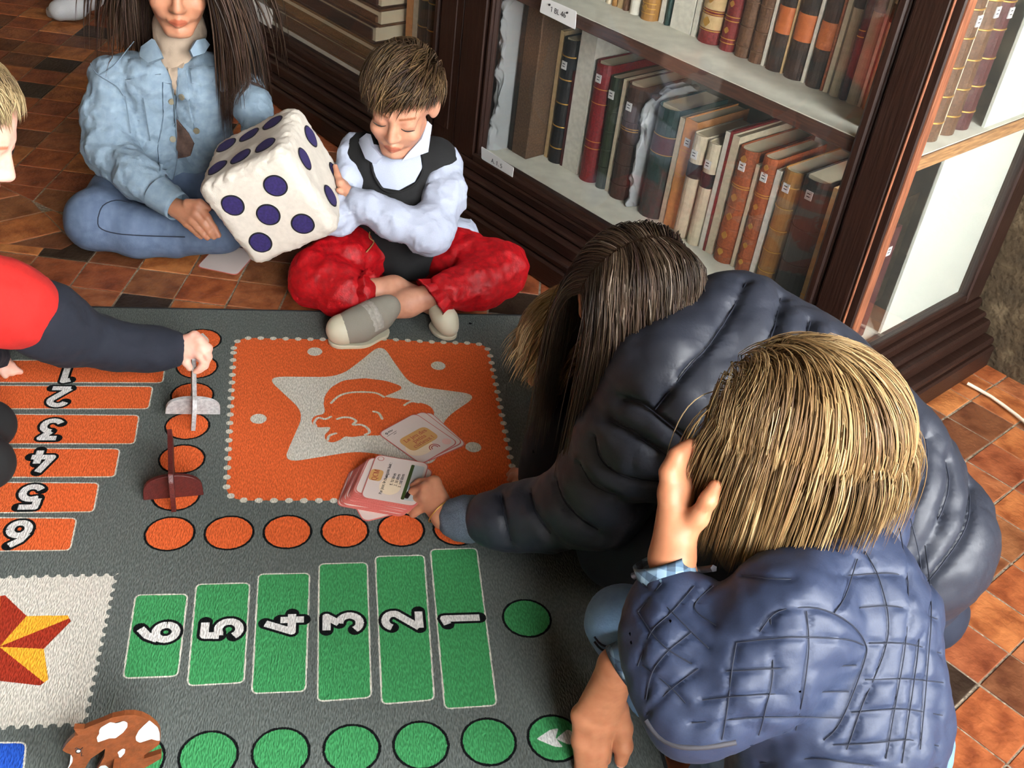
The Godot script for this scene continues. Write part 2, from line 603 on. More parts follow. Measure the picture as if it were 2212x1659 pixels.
func digit(d: int, at: Vector2, right: Vector2, up: Vector2, size: float) -> void:
	for pass_ in 2:
		for s in digit_lines(d):
			var p := PackedVector2Array()
			for q in s:
				p.append(at + (right * q.x + up * q.y) * size)
			stroke(rug_im, p, size * (0.185 if pass_ == 0 else 0.108), Color(0.07, 0.075, 0.08) if pass_ == 0 else Color(0.86, 0.85, 0.83), pass_ == 1)
func bar(corners: Array, c: Color, inset := 3.4) -> void:
	var p := PackedVector2Array()
	for q in corners:
		p.append(rg(q[0], q[1]))
	var out := rounded(p, 15.0)
	fill(rug_im, out, Color(0.82, 0.80, 0.75))
	for q in Geometry2D.offset_polygon(out, -inset):
		fill(rug_im, q, c)
func dot(p: Vector2, r: float, c: Color) -> void:
	fill(rug_im, disc(p, r + 5.0, r + 5.0, 0.012), Color(0.07, 0.075, 0.08))
	fill(rug_im, disc(p, r, r, 0.012), c)
func zoomed(ox: float, oy: float, s: float, pts: Array) -> PackedVector2Array:
	var o := PackedVector2Array()
	for q in pts:
		o.append(rg(ox + q[0] / s, oy + q[1] / s))
	return o
func rug() -> void:
	rug_im = Image.create(2048, 2048, false, Image.FORMAT_RGB8)
	var grey := Color(0.385, 0.41, 0.395)
	var orange := Color(0.88, 0.40, 0.21)
	var green := Color(0.26, 0.58, 0.35)
	var white := Color(0.82, 0.80, 0.75)
	rug_im.fill(grey)
	var d := 0.1005
	# orange track
	for k in 7:
		dot(rm(-0.2573, -1.4105 - k * 0.1), 0.0395 * RPX, orange)
	for k in range(1, 6):
		dot(rm(-0.2573 + k * d, -1.4105), 0.0395 * RPX, orange)
	for k in 6:
		dot(rm(-0.1546 - d + k * 0.10107, -0.9584), 0.0385 * RPX, green)
	dot(rm(-0.1546 + 5 * 0.10107, -0.9584), 0.0385 * RPX, green)
	var gc := at_y(1136, 1335)
	dot(rm(gc.x, gc.z), 0.0385 * RPX, green)
	for k in range(1, 6):
		dot(rm(gc.x, gc.z - 0.7 - k * 0.1), 0.001, grey)
	# white arrows in the starting circles
	for a in [[rm(-0.1546 + 5 * 0.10107, -0.9584), 0.0], [rm(-0.2573, -1.4105 - 0.6), PI * 0.5]]:
		var rot := Transform2D(a[1], a[0])
		for sh in [PackedVector2Array([Vector2(-36, 0), Vector2(-6, -19), Vector2(12, -22), Vector2(2, 0), Vector2(14, 22), Vector2(-4, 19)]), PackedVector2Array([Vector2(2, 2), Vector2(28, -18), Vector2(37, -14), Vector2(37, 15), Vector2(24, 16)])]:
			fill(rug_im, rounded(rot * sh, 5.0), Color(0.86, 0.86, 0.84))
	# orange bars with upside-down digits
	var zz := func(a): return a.map(func(q): return [q[0] / 2.962, 680 + q[1] / 2.962])
	var num := 1
	for b in [[[-700, 285], [1062, 292], [1042, 437], [-700, 434]], [[-700, 446], [980, 456], [952, 604], [-700, 604]], [[-700, 628], [892, 640], [862, 828], [-700, 828]], [[-700, 846], [770, 855], [735, 1040], [-700, 1046]], [[-700, 1064], [636, 1073], [600, 1264], [-700, 1276]], [[-700, 1290], [494, 1298], [450, 1510], [-700, 1524]]]:
		bar(zz.call(b), orange)
	for b in [[1, 426, 372], [2, 378, 522], [3, 322, 733], [4, 262, 938], [5, 193, 1165], [6, 112, 1402]]:
		digit(b[0], rg(b[1] / 2.962, 680 + b[2] / 2.962), Vector2(-1, 0), Vector2(0, 1), 0.062 * RPX)
	# green bars with digits lying on their side
	for b in [[[290, 1284], [406, 1282], [384, 1462], [262, 1467]], [[421, 1261], [540, 1258], [527, 1476], [401, 1483]], [[555, 1239], [669, 1237], [660, 1495], [540, 1500]], [[686, 1217], [793, 1214], [802, 1508], [682, 1517]], [[807, 1201], [916, 1198], [938, 1513], [821, 1523]], [[926, 1186], [1029, 1183], [1073, 1525], [957, 1533]]]:
		bar(b, green)
	for b in [[6, 340, 1366], [5, 478, 1359], [4, 612, 1347], [3, 739, 1345], [2, 868, 1340], [1, 994, 1337]]:
		digit(b[0], rg(b[1], b[2]), Vector2(0, -1), Vector2(-1, 0), 0.062 * RPX)
	# the orange picture with its dotted border
	var tl := rg(505, 729)
	var br := rg(1119, 1082)
	var tr := rg(1052, 742)
	var bl := rg(486, 1081)
	var card := PackedVector2Array([tl, tr, br, bl])
	fill(rug_im, rounded(card, 52.0), orange)
	var ring := rounded(card, 52.0)
	var walk := 0.0
	for k in ring.size():
		var a := ring[k]
		var b := ring[(k + 1) % ring.size()]
		var l := a.distance_to(b)
		while walk < l:
			fill(rug_im, disc(a.lerp(b, walk / l), 9.0, 9.0, 0.06), white)
			walk += 34.6
		walk -= l
	for q in [[672, 245], [1490, 338], [298, 690], [1722, 878]]:
		fill(rug_im, disc(rg(460 + q[0] / 3.072, 680 + q[1] / 3.072), 20.5, 20.5, 0.02), white)
	var zc := func(a): return zoomed(460, 680, 3.072, a)
	fill(rug_im, rounded(zc.call([[1115, 205], [1312, 470], [1760, 530], [1520, 697], [1470, 1010], [975, 900], [455, 985], [602, 650], [345, 410], [832, 412]]), 48.0), white)
	# curled-up sleeping animal
	var body: PackedVector2Array = zc.call([[730, 600], [735, 540], [780, 480], [860, 435], [1000, 420], [1140, 437], [1240, 470], [1250, 492], [1180, 523], [1125, 543], [1250, 560], [1340, 575], [1430, 600], [1465, 640], [1450, 720], [1300, 780], [1110, 800], [1000, 800], [920, 812], [870, 805], [840, 830], [790, 850], [745, 835], [732, 800], [765, 770], [780, 742], [700, 748], [660, 735], [648, 700], [670, 670], [730, 660], [740, 635]])
	fill(rug_im, rounded(body, 14.0), orange)
	for l in [[[780, 585], [830, 540], [900, 517], [1000, 512], [1080, 520], [1130, 545]], [[820, 692], [860, 680], [910, 684], [945, 705], [925, 728], [980, 730], [1020, 752], [1033, 780], [1005, 796]], [[1060, 642], [1095, 652], [1118, 690]], [[680, 740], [668, 715], [695, 683], [740, 692], [778, 676]], [[757, 830], [768, 802], [812, 786]], [[1265, 600], [1310, 576], [1360, 582]]]:
		stroke(rug_im, curve(zc.call(l)), 3.6, white)
	# the perforated white square with the two-tone star
	var sq := PackedVector2Array()
	var q0 := rg(255, 1238)
	var q1 := rg(190, 1568)
	var side := q1.y - q0.y
	fill(rug_im, PackedVector2Array([q0, Vector2(q0.x, q1.y), Vector2(q0.x - side, q1.y), Vector2(q0.x - side, q0.y)]), white)
	var n := 16
	for k in n:
		var t := (k + 0.5) / n * side
		for p in [Vector2(q0.x, q0.y + t), Vector2(q0.x - t, q0.y), Vector2(q0.x - t, q1.y), Vector2(q0.x - side, q0.y + t)]:
			fill(rug_im, disc(p, 8.5, 8.5, 0.05), grey)
	var sc := rg(-3, 1397)
	var R := sc.distance_to(rg(160, 1331)) * 1.03
	var a0 := (rg(160, 1331) - sc).angle()
	var tips := PackedVector2Array()
	for k in 10:
		tips.append(sc + Vector2.from_angle(a0 + k * PI / 5) * (R if k % 2 == 0 else R * 0.56))
	for k in 10:
		fill(rug_im, PackedVector2Array([sc, tips[k], tips[(k + 1) % 10]]), Color(0.62, 0.20, 0.13) if k % 2 == 0 else Color(0.95, 0.68, 0.20))
	for k in range(0, 10, 2):        # blunt tips
		var tip := tips[k]
		var ax := (tip - sc).normalized()
		fill(rug_im, PackedVector2Array([tip + ax * 4 + ax.orthogonal() * 30, tip + ax * 4 - ax.orthogonal() * 30, tip - ax * 15 - ax.orthogonal() * 30, tip - ax * 15 + ax.orthogonal() * 30]), white)
	# blue bar at the lower left
	bar([[-300, 1606], [58, 1602], [40, 1760], [-300, 1770]], Color(0.16, 0.33, 0.72))
	var img := ImageTexture.create_from_image(rug_im)
	var m := mat("rug_pile", Color.WHITE, 0.95, 0.2)
	m.albedo_texture = img
	m.detail_enabled = true
	m.detail_blend_mode = BaseMaterial3D.BLEND_MODE_MUL
	m.detail_uv_layer = BaseMaterial3D.DETAIL_UV_1
	# loop pile: short ridges along the length of the rug
	var nz := FastNoiseLite.new()
	nz.frequency = 0.24
	nz.seed = 8
	nz.noise_type = FastNoiseLite.TYPE_SIMPLEX
	nz.fractal_octaves = 2
	var hi := nz.get_image(2048, 600)
	hi.resize(2048, 2048, Image.INTERPOLATE_BILINEAR)
	var pile := hi.duplicate()
	pile.convert(Image.FORMAT_RGB8)
	pile.adjust_bcs(1.0, 0.17, 1.0)
	pile.adjust_bcs(1.8, 1.0, 1.0)
	m.detail_albedo = ImageTexture.create_from_image(pile)
	m.heightmap_enabled = true
	m.heightmap_texture = ImageTexture.create_from_image(hi)
	m.heightmap_scale = 0.16
	m.uv1_scale = Vector3(1, 1, 1)
	var rugo := thing("play_rug", "dark grey play rug with orange and green numbered bars and circles", "rug")
	var top := MB.new()
	top.grid(func(u, v):
		var x: float = RUG.position.x + RUG.size.x * u
		var z: float = RUG.position.y + RUG.size.y * v
		var h := 0.0
		h += 0.006 * exp(-(pow((x - 0.13) / 0.09, 2) + pow((z + 2.0) / 0.05, 2)))
		return Vector3(x, h, z), 90, 90)
	for k in top.i.size() / 3:      # grid runs z towards the viewer: turn the faces up
		var t := top.i[k * 3 + 1]
		top.i[k * 3 + 1] = top.i[k * 3 + 2]
		top.i[k * 3 + 2] = t
	for k in top.n.size():
		top.n[k] = -top.n[k]
	put("pile", top, m, rugo)
	var e := MB.new()
	var pts := []
	for q in [[0, 0], [1, 0], [1, 1], [0, 1], [0, 0]]:
		var P := Vector3(RUG.position.x + RUG.size.x * q[0], -0.003, RUG.position.y + RUG.size.y * q[1])
		if pts.size():
			e.tube([pts[pts.size() - 1], P], 0.0042, 8)
		pts.append(P)
	bx(RUG.position.x, RUG.end.x, -0.0085, -0.0012, RUG.position.y, RUG.end.y, 0.0, e)
	put("binding", e, mat("rug_binding", Color(0.10, 0.11, 0.12), 0.9), rugo)
# ---------- books ----------
# one book stands at its base centre, spine towards +z; t thick, h high, d deep
func book(o: Node3D, t: float, h: float, d: float, cover: Material, style := {}) -> void:
	var flat_: bool = style.get("flat", false)
	var bulge := 0.0 if flat_ else t * 0.22
	var outer := PackedVector2Array()
	var inner := PackedVector2Array()
	var n := 8
	for k in n + 1:
		var a := PI * k / n
		outer.append(Vector2(-cos(a) * t * 0.5, -t * 0.22 + sin(a) * (bulge + t * 0.22) if not flat_ else 0.0))
	var th := 0.0022
	var prof := PackedVector2Array([Vector2(-t * 0.5, -d)])
	prof.append_array(outer)
	prof.append(Vector2(t * 0.5, -d))
	prof.append(Vector2(t * 0.5 - th, -d))
	for k in range(n, -1, -1):
		prof.append(Vector2(clampf(outer[k].x, -t * 0.5 + th, t * 0.5 - th), outer[k].y - th))
	prof.append(Vector2(-t * 0.5 + th, -d))
	var up := Transform3D(Basis(Vector3(1, 0, 0), Vector3(0, 0, 1), Vector3(0, -1, 0)), Vector3.ZERO)
	var c := MB.new()
	c.prism(prof, up, 0.0, -h)
	# soften the spine: round normals on its strip
	var cv := put("cover", c, cover, o)
	put("pages", bx(-t * 0.5 + th, t * 0.5 - th, 0.004, h - 0.004, -d + 0.004, -t * 0.22 - th), mats.book_pages, o)
	var wrap := func(y0: float, y1: float, off: float) -> MB:
		var b := MB.new()
		b.grid(func(u, v):
			var a: float = PI * (0.06 + 0.88 * u)
			var p := Vector2(-cos(a) * (t * 0.5 + off), (-t * 0.22 + sin(a) * (bulge + t * 0.22) if not flat_ else 0.0) + off)
			if flat_:
				p.x = lerpf(-t * 0.5, t * 0.5, u)
			return Vector3(p.x, lerpf(y0, y1, v), p.y), 10, 1)
		return b
	for y in style.get("bands", []):        # raised bands across the spine
		var pts := []
		for k in 9:
			var a := PI * (0.05 + 0.9 * k / 8.0)
			pts.append(Vector3(-cos(a) * t * 0.5, y * h, -t * 0.22 + sin(a) * (bulge + t * 0.22) if not flat_ else 0.0))
		var b := MB.new()
		b.tube(pts, 0.0019, 6)
		put("band", b, style.get("band_mat", cover), cv)
	for q in style.get("patches", []):      # printed or pasted fields on the spine: from, to (share of the height), material
		put("spine_panel", wrap.call(q[0] * h, q[1] * h, 0.0007), q[2], cv)
	for y in style.get("gold", []):
		put("gold_line", wrap.call(y * h - 0.0011, y * h + 0.0011, 0.0011), mats.gold, cv)
	for y in style.get("tools", []):        # small gilt stamp
		var b := MB.new()
		var s := t * 0.22
		b.prism(rounded(PackedVector2Array([Vector2(0, s), Vector2(s * 0.8, 0), Vector2(0, -s), Vector2(-s * 0.8, 0)]), s * 0.4), T(Vector3(0, y * h, (bulge if not flat_ else 0.0))), -0.0005, 0.0012)
		put("gilt_stamp", b, mats.gold, cv)
	if style.has("label"):
		var y: float = style.label
		var s: float = min(0.017, t * 0.8)
		put("shelf_mark", bx(-s / 2, s / 2, y * h - s * 0.6, y * h + s * 0.6, (bulge if not flat_ else 0.0) - 0.001, (bulge if not flat_ else 0.0) + 0.0012), mats.paper, cv)
		var b := MB.new()
		for k in 2:
			bx(-s * 0.28, s * 0.22, y * h + s * (0.18 - 0.4 * k), y * h + s * (0.30 - 0.4 * k), (bulge if not flat_ else 0.0), (bulge if not flat_ else 0.0) + 0.0015, 0, b)
		put("shelf_mark_print", b, mats.ink, cv)

func case_point(u: float, y: float, w: float) -> Vector3:
	return ROOM * Vector3(u, y, -w)
func stand_book(label: String, u0: float, u1: float, y: float, w: float, h: float, d: float, m: Material, style := {}, group := "", called := "book") -> Node3D:
	var o := thing(called, label, "book", case_point((u0 + u1) / 2, y, w), TURN, group)
	book(o, u1 - u0 - 0.001, h, d, m, style)
	if style.has("lean"):
		o.basis = ROOM * Basis(Vector3(0, 0, 1), deg_to_rad(style.lean))
		o.position.y += abs(sin(deg_to_rad(style.lean))) * (u1 - u0) * 0.5
	return o

func bookcases() -> void:
	# case axes: right-hand case x -2.09 .. -0.828, left-hand case -3.30 .. -2.10; front z = -1.813, back -2.42
	for cs in [["glazed dark wood bookcase whose white lined end faces the window", -2.092, -0.828, true], ["glazed dark wood bookcase holding large books stacked flat", -3.36, -2.096, false]]:
		var o := thing("bookcase", cs[0], "bookcase", Vector3.ZERO, TURN, "glazed bookcases along the wall")
		var a: float = cs[1]
		var b: float = cs[2]
		var zf := -1.813
		var zb := -2.425
		# plinth with stepped mouldings on the front and the open end
		var e := 0.085
		var right: float = e if cs[3] else 0.0
		var pl := MB.new()
		for s in [[-0.009, 0.052, 1.0], [0.052, 0.072, 0.9], [0.072, 0.108, 0.62], [0.108, 0.122, 0.42], [0.122, 0.150, 0.16]]:
			bx(a, b + right * s[2], s[0], s[1], zb, zf + e * s[2], 0.005, pl)
		put("plinth", pl, mats.dark_wood_along, o)
		# uprights
		var st := MB.new()
		bx(a, a + 0.085, 0.15, 2.2, zf - 0.03, zf + 0.006, 0.003, st)
		put("stile", st, mats.dark_wood_upright, o)
		st = MB.new()
		bx(b - 0.092, b, 0.15, 2.2, zf - 0.03, zf + 0.002, 0.003, st)
		bx(b - 0.088, b - 0.026, 0.19, 2.2, zf, zf + 0.0045, 0.002, st)
		put("stile", st, mats.dark_wood_upright, o)
		if cs[3]:
			st = MB.new()
			st.tube([Vector3(b - 0.020, 0.19, zf + 0.002), Vector3(b - 0.020, 2.2, zf + 0.002)], 0.0026, 8)
			put("worn_bead", st, mats.worn_edge, o)
			put("worn_corner", bx(b - 0.002, b + 0.004, 0.155, 2.2, zf - 0.028, zf - 0.002, 0.001), mats.worn_edge, o)
			st = MB.new()
			for q in [[0.15, 0.166, 0.012], [0.166, 0.176, 0.007], [0.176, 0.19, 0.004]]:
				bx(b - 0.108 - q[2], b + q[2], q[0], q[1], zf - 0.02, zf + 0.006 + q[2], 0.002, st)
			put("stile_foot", st, mats.dark_wood_along, o)
		else:
			put("end_board", bx(b - 0.012, b + 0.003, 0.15, 2.2, zb, zf - 0.03), mats.dark_wood_side, o)
		# door mouldings round the glass
		var gl := a + 0.085
		var gr := b - 0.093
		for q in [[gl, gl + 0.028], [gr - 0.033, gr]]:
			st = MB.new()
			bx(q[0], q[1], 0.165, 2.15, zf - 0.022, zf - 0.004, 0.006, st)
			bx(q[0] + 0.006, q[1] - 0.008, 0.165, 2.15, zf - 0.02, zf + 0.003, 0.004, st)
			put("door_stile", st, mats.dark_wood_upright, o)
		st = MB.new()
		bx(gl, gr, 0.146, 0.172, zf - 0.03, zf + 0.010, 0.006, st)
		bx(gl, gr, 0.158, 0.178, zf - 0.03, zf - 0.002, 0.005, st)
		put("bottom_rail", st, mats.dark_wood_along, o)
		put("top_rail", bx(a, b, 2.1, 2.3, zf - 0.03, zf + 0.02, 0.006), mats.dark_wood_along, o)
		put("glass", bx(gl + 0.015, gr - 0.02, 0.17, 2.12, zf - 0.016, zf - 0.013), mats.glass, o)
		put("cornice", bx(a + 0.002, b + 0.001, 2.3, 2.38, zb, zf + 0.06, 0.015), mats.dark_wood_along, o)
		put("back_board", bx(a, b, 0.14, 2.3, zb, zb + 0.012), mats.case_lining, o)
		# shelves
		var low := put("shelf", bx(a + 0.02, b - 0.008, 0.145, 0.163, zb + 0.012, zf - 0.02), mats.shelf_wood, o)
		put("shelf_paper", bx(a + 0.02, b - 0.008, 0.163, 0.1645, zb + 0.012, zf - 0.022), mats.shelf_paper, low)
		for y in ([0.625, 1.05, 1.5] if cs[3] else [0.62, 1.05, 1.5]):
			var sh := put("shelf", bx(a + 0.02, b - 0.014, y - 0.032, y - 0.001, zb + 0.012, zf - 0.02, 0.002), mats.shelf_wood, o)
			put("shelf_paper", bx(a + 0.02, b - 0.014, y - 0.001, y + 0.001, zb + 0.012, zf - 0.0195), mats.shelf_paper, sh)
		if cs[3]:
			# open end: glass, white lining board, rails
			put("end_rail", bx(b - 0.03, b + 0.002, 0.15, 0.172, zb, zf - 0.03, 0.004), mats.dark_wood_side, o)
			put("end_stile", bx(b - 0.03, b + 0.004, 0.15, 2.2, zb, zb + 0.075, 0.004), mats.dark_wood_upright, o)
			put("end_glass", bx(b - 0.009, b - 0.006, 0.172, 2.1, zb + 0.07, zf - 0.028), mats.glass, o)
			put("lining_board", bx(b - 0.030, b - 0.024, 0.172, 0.594, zb + 0.07, -2.012), mats.case_lining, o, "white lining board")
			put("lining_board", bx(b - 0.030, b - 0.024, 0.626, 2.1, zb + 0.07, -2.135), mats.case_lining, o, "white lining board")
			put("shelf_bearer", bx(b - 0.021, b - 0.010, 0.594, 0.622, zb + 0.07, zf - 0.06, 0.002), mats.raw_wood, o, "pale raw wood bearer")
			put("shelf_bearer", bx(b - 0.030, b - 0.012, 0.600, 0.624, zf - 0.075, zf - 0.03, 0.002), mats.shelf_wood, o)
			put("top_block", bx(-1.905, -1.87, 0.70, 0.735, zf - 0.045, zf - 0.02, 0.003), mats.shelf_wood, o)
	books()
	tags()

func tags() -> void:
	# small paper notices
	for q in [["white paper notice pinned to the shelf edge with two tacks", [1172, -8], [1245, 24], [1243, 64], [1166, 26], 1.795, "1 BL 46"], ["grey paper tag taped inside the lower corner of the glass", [1040, 316], [1110, 362], [1106, 392], [1040, 342], 1.806, "A. 1. 5"], ["white paper tag on the glass before the flat stacked books", [541, -8], [590, 22], [586, 62], [541, 34], 1.806, "A. C. B"]]:
		var p := []
		for k in range(1, 5):
			var d := ray(q[k][0], q[k][1])
			var nn := ROOM * Vector3(0, 0, -1)
			p.append(EYE + d * ((q[5] - EYE.dot(nn)) / d.dot(nn)))
		var mid: Vector3 = (p[0] + p[1] + p[2] + p[3]) / 4
		var o := thing("paper_tag", q[0], "paper", mid, TURN)
		var poly := PackedVector2Array()
		for v in p:
			var l: Vector3 = (v - mid) * ROOM
			poly.append(Vector2(l.x, l.y))
		var m := MB.new()
		m.prism(rounded(poly, 0.004), Transform3D(), -0.0006, 0.0004)
		put("sheet", m, mats.paper, o)
		textbox(q[6], 0.016, mats.ink, o, T(Vector3(0.0, 0, 0.001)), "Droid Sans", "handwriting")
		if q[5] < 1.8:
			for s in [-0.85, 0.85]:
				var t := MB.new()
				t.tube([Vector3(s * 0.035, 0.008, 0), Vector3(s * 0.035, 0.008, 0.003)], 0.0025, 8)
				put("tack", t, mats.iron, o)

func leather(called: String, c: Color, rough := 0.5) -> StandardMaterial3D:
	return grained(called, c, rough, mats.leather_tex if c.get_luminance() < 0.45 else mats.cloth_tex, Vector3.ONE * 9.0, mats.relief, 0.05)

func books() -> void:
	mats.leather_tex = noise_tex(0.03, 51, Color(0.62, 0.58, 0.55), Color(1, 1, 1), 512, 5)
	mats.cloth_tex = grey_tex(0.02, 52, 0.88, 1.0, 256, 4)
	mat("book_pages", Color(0.84, 0.79, 0.66), 0.9)
	var C := {}
	for q in [["tan", Color(0.66, 0.34, 0.16)], ["cream", Color(0.80, 0.75, 0.64)], ["white", Color(0.87, 0.86, 0.80)], ["red", Color(0.55, 0.10, 0.12)], ["green", Color(0.16, 0.22, 0.12)], ["teal", Color(0.10, 0.26, 0.25)], ["brown", Color(0.27, 0.17, 0.12)], ["black", Color(0.07, 0.08, 0.10)], ["umber", Color(0.45, 0.32, 0.21)], ["gilt", Color(0.62, 0.44, 0.20)], ["maroon", Color(0.34, 0.12, 0.13)], ["orange", Color(0.76, 0.40, 0.18)], ["paleorange", Color(0.84, 0.58, 0.33)], ["grey", Color(0.55, 0.60, 0.62)], ["olive", Color(0.22, 0.20, 0.13)], ["wrap", Color(0.78, 0.80, 0.80)], ["board", Color(0.42, 0.32, 0.22)], ["sand", Color(0.77, 0.66, 0.47)], ["charcoal", Color(0.12, 0.11, 0.10)], ["kraft", Color(0.55, 0.42, 0.24)]]:
		C[q[0]] = leather(q[0] + "_leather", q[1], 0.75 if q[0] in ["cream", "white", "sand", "board", "kraft"] else 0.48)
	var five := [0.13, 0.31, 0.50, 0.69, 0.87]
	# lower shelf of the right-hand case: photo x of the foot from, to; height, cover, style, what it looks like
	var ul := func(x): return -1.525 + (x - 1400.0) * 0.001655
	var low := [
		[1168, 1176, 0.345, "sand", {"flat": true}, "thin tall sand coloured pamphlet beside the black banded book"],
		[1177, 1205, 0.335, "black", {"bands": five, "band_mat": mats.gold, "label": 0.80}, "black leather book with gilt bands and small white label"],
		[1206, 1211, 0.26, "maroon", {"flat": true}, "slim maroon book squeezed behind the tall white board folder"],
		[1212, 1246, 0.375, "white", {"flat": true}, "tall plain white board folder beside the red book"],
		[1250, 1283, 0.315, "red", {"gold": [0.30, 0.36, 0.68, 0.80], "label": 0.88}, "red cloth book with thin gilt lines and white label"],
		[1288, 1309, 0.295, "green", {"bands": [0.2, 0.36, 0.53, 0.70], "label": 0.85, "lean": 1.5}, "dark green ribbed book between red and brown books"],
		[1310, 1316, 0.30, "cream", {"flat": true}, "thin cream booklet between the green and brown leather books"],
		[1318, 1352, 0.30, "brown", {"bands": five, "gold": [0.62, 0.64], "label": 0.82}, "dark brown leather book with raised bands beside white plastic bag"],
		[1381, 1424, 0.285, "teal", {"patches": [[0.60, 0.76, C.maroon]], "gold": [0.60, 0.76]}, "wide teal green book with a dark red title panel"],
		[1426, 1434, 0.275, "cream", {"flat": true}, "thin cream book beside the wide teal green book"],
		[1436, 1459, 0.28, "paleorange", {"flat": true, "label": 0.80, "gold": [0.72, 0.5]}, "pale orange paper book with small white label"],
		[1462, 1487, 0.265, "cream", {"patches": [[0.60, 0.74, C.black]], "label": 0.82}, "cream cloth book with black title patch beside pale orange book"],
		[1489, 1512, 0.262, "cream", {"patches": [[0.58, 0.72, C.black]], "label": 0.80}, "cream cloth book with black title patch beside loose papers"],
		[1514, 1522, 0.30, "white", {"flat": true}, "thin white pamphlet beside a slim red one"],
		[1522, 1527, 0.305, "red", {"flat": true}, "slim red pamphlet between two pale pamphlets"],
		[1527, 1539, 0.30, "cream", {"flat": true}, "cream pamphlet leaning on the tall tan leather book"],
		[1541, 1573, 0.285, "tan", {"bands": five, "tools": [0.42, 0.25, 0.59, 0.1, 0.92], "gold": [0.68, 0.70], "label": 0.86}, "tan leather book with gilt stamps beside cream pamphlet"],
		[1574, 1580, 0.26, "cream", {"flat": true}, "thin cream booklet between the two tan leather books"],
		[1581, 1606, 0.29, "tan", {"bands": five, "tools": [0.42, 0.25, 0.59, 0.1, 0.92], "gold": [0.68, 0.70], "label": 0.84}, "tan leather book with gilt stamps beside gold brown book"],
		[1607, 1615, 0.27, "white", {"flat": true}, "thin white booklet beside the gold brown leather book"],
		[1617, 1645, 0.285, "gilt", {"bands": five, "band_mat": mats.gold, "label": 0.86}, "gold brown leather book with gilt bands and white label"],
		[1648, 1688, 0.29, "charcoal", {"bands": [0.3, 0.6], "label": 0.88}, "wide black brown book beside the gold brown leather book"],
		[1694, 1728, 0.29, "sand", {"label": 0.62, "gold": [0.1], "flat": true}, "sand coloured paper bound book tied at the top"],
		[1731, 1752, 0.272, "cream", {"patches": [[0.56, 0.70, C.charcoal]], "label": 0.78}, "cream book with dark title patch in the corner by the post"],
	]
	for b in low:
		stand_book(b[5], ul.call(b[0]), ul.call(b[1]), 0.1646, 1.962 if b[0] > 1460 else 1.978, b[2], 0.20 + 0.02 * sin(b[0]), C[b[3]], b[4], "books on the lower shelf")
	# upper shelf
	var xs := [1225, 1295, 1375, 1425, 1495, 1560, 1662, 1756, 1855, 1905]
	var us := [-1.80, -1.737, -1.651, -1.597, -1.485, -1.405, -1.275, -1.172, -1.066, -1.012]
	var uu := func(x):
		for k in xs.size() - 1:
			if x <= xs[k + 1]:
				return lerpf(us[k], us[k + 1], (x - xs[k]) / float(xs[k + 1] - xs[k]))
		return us[-1]
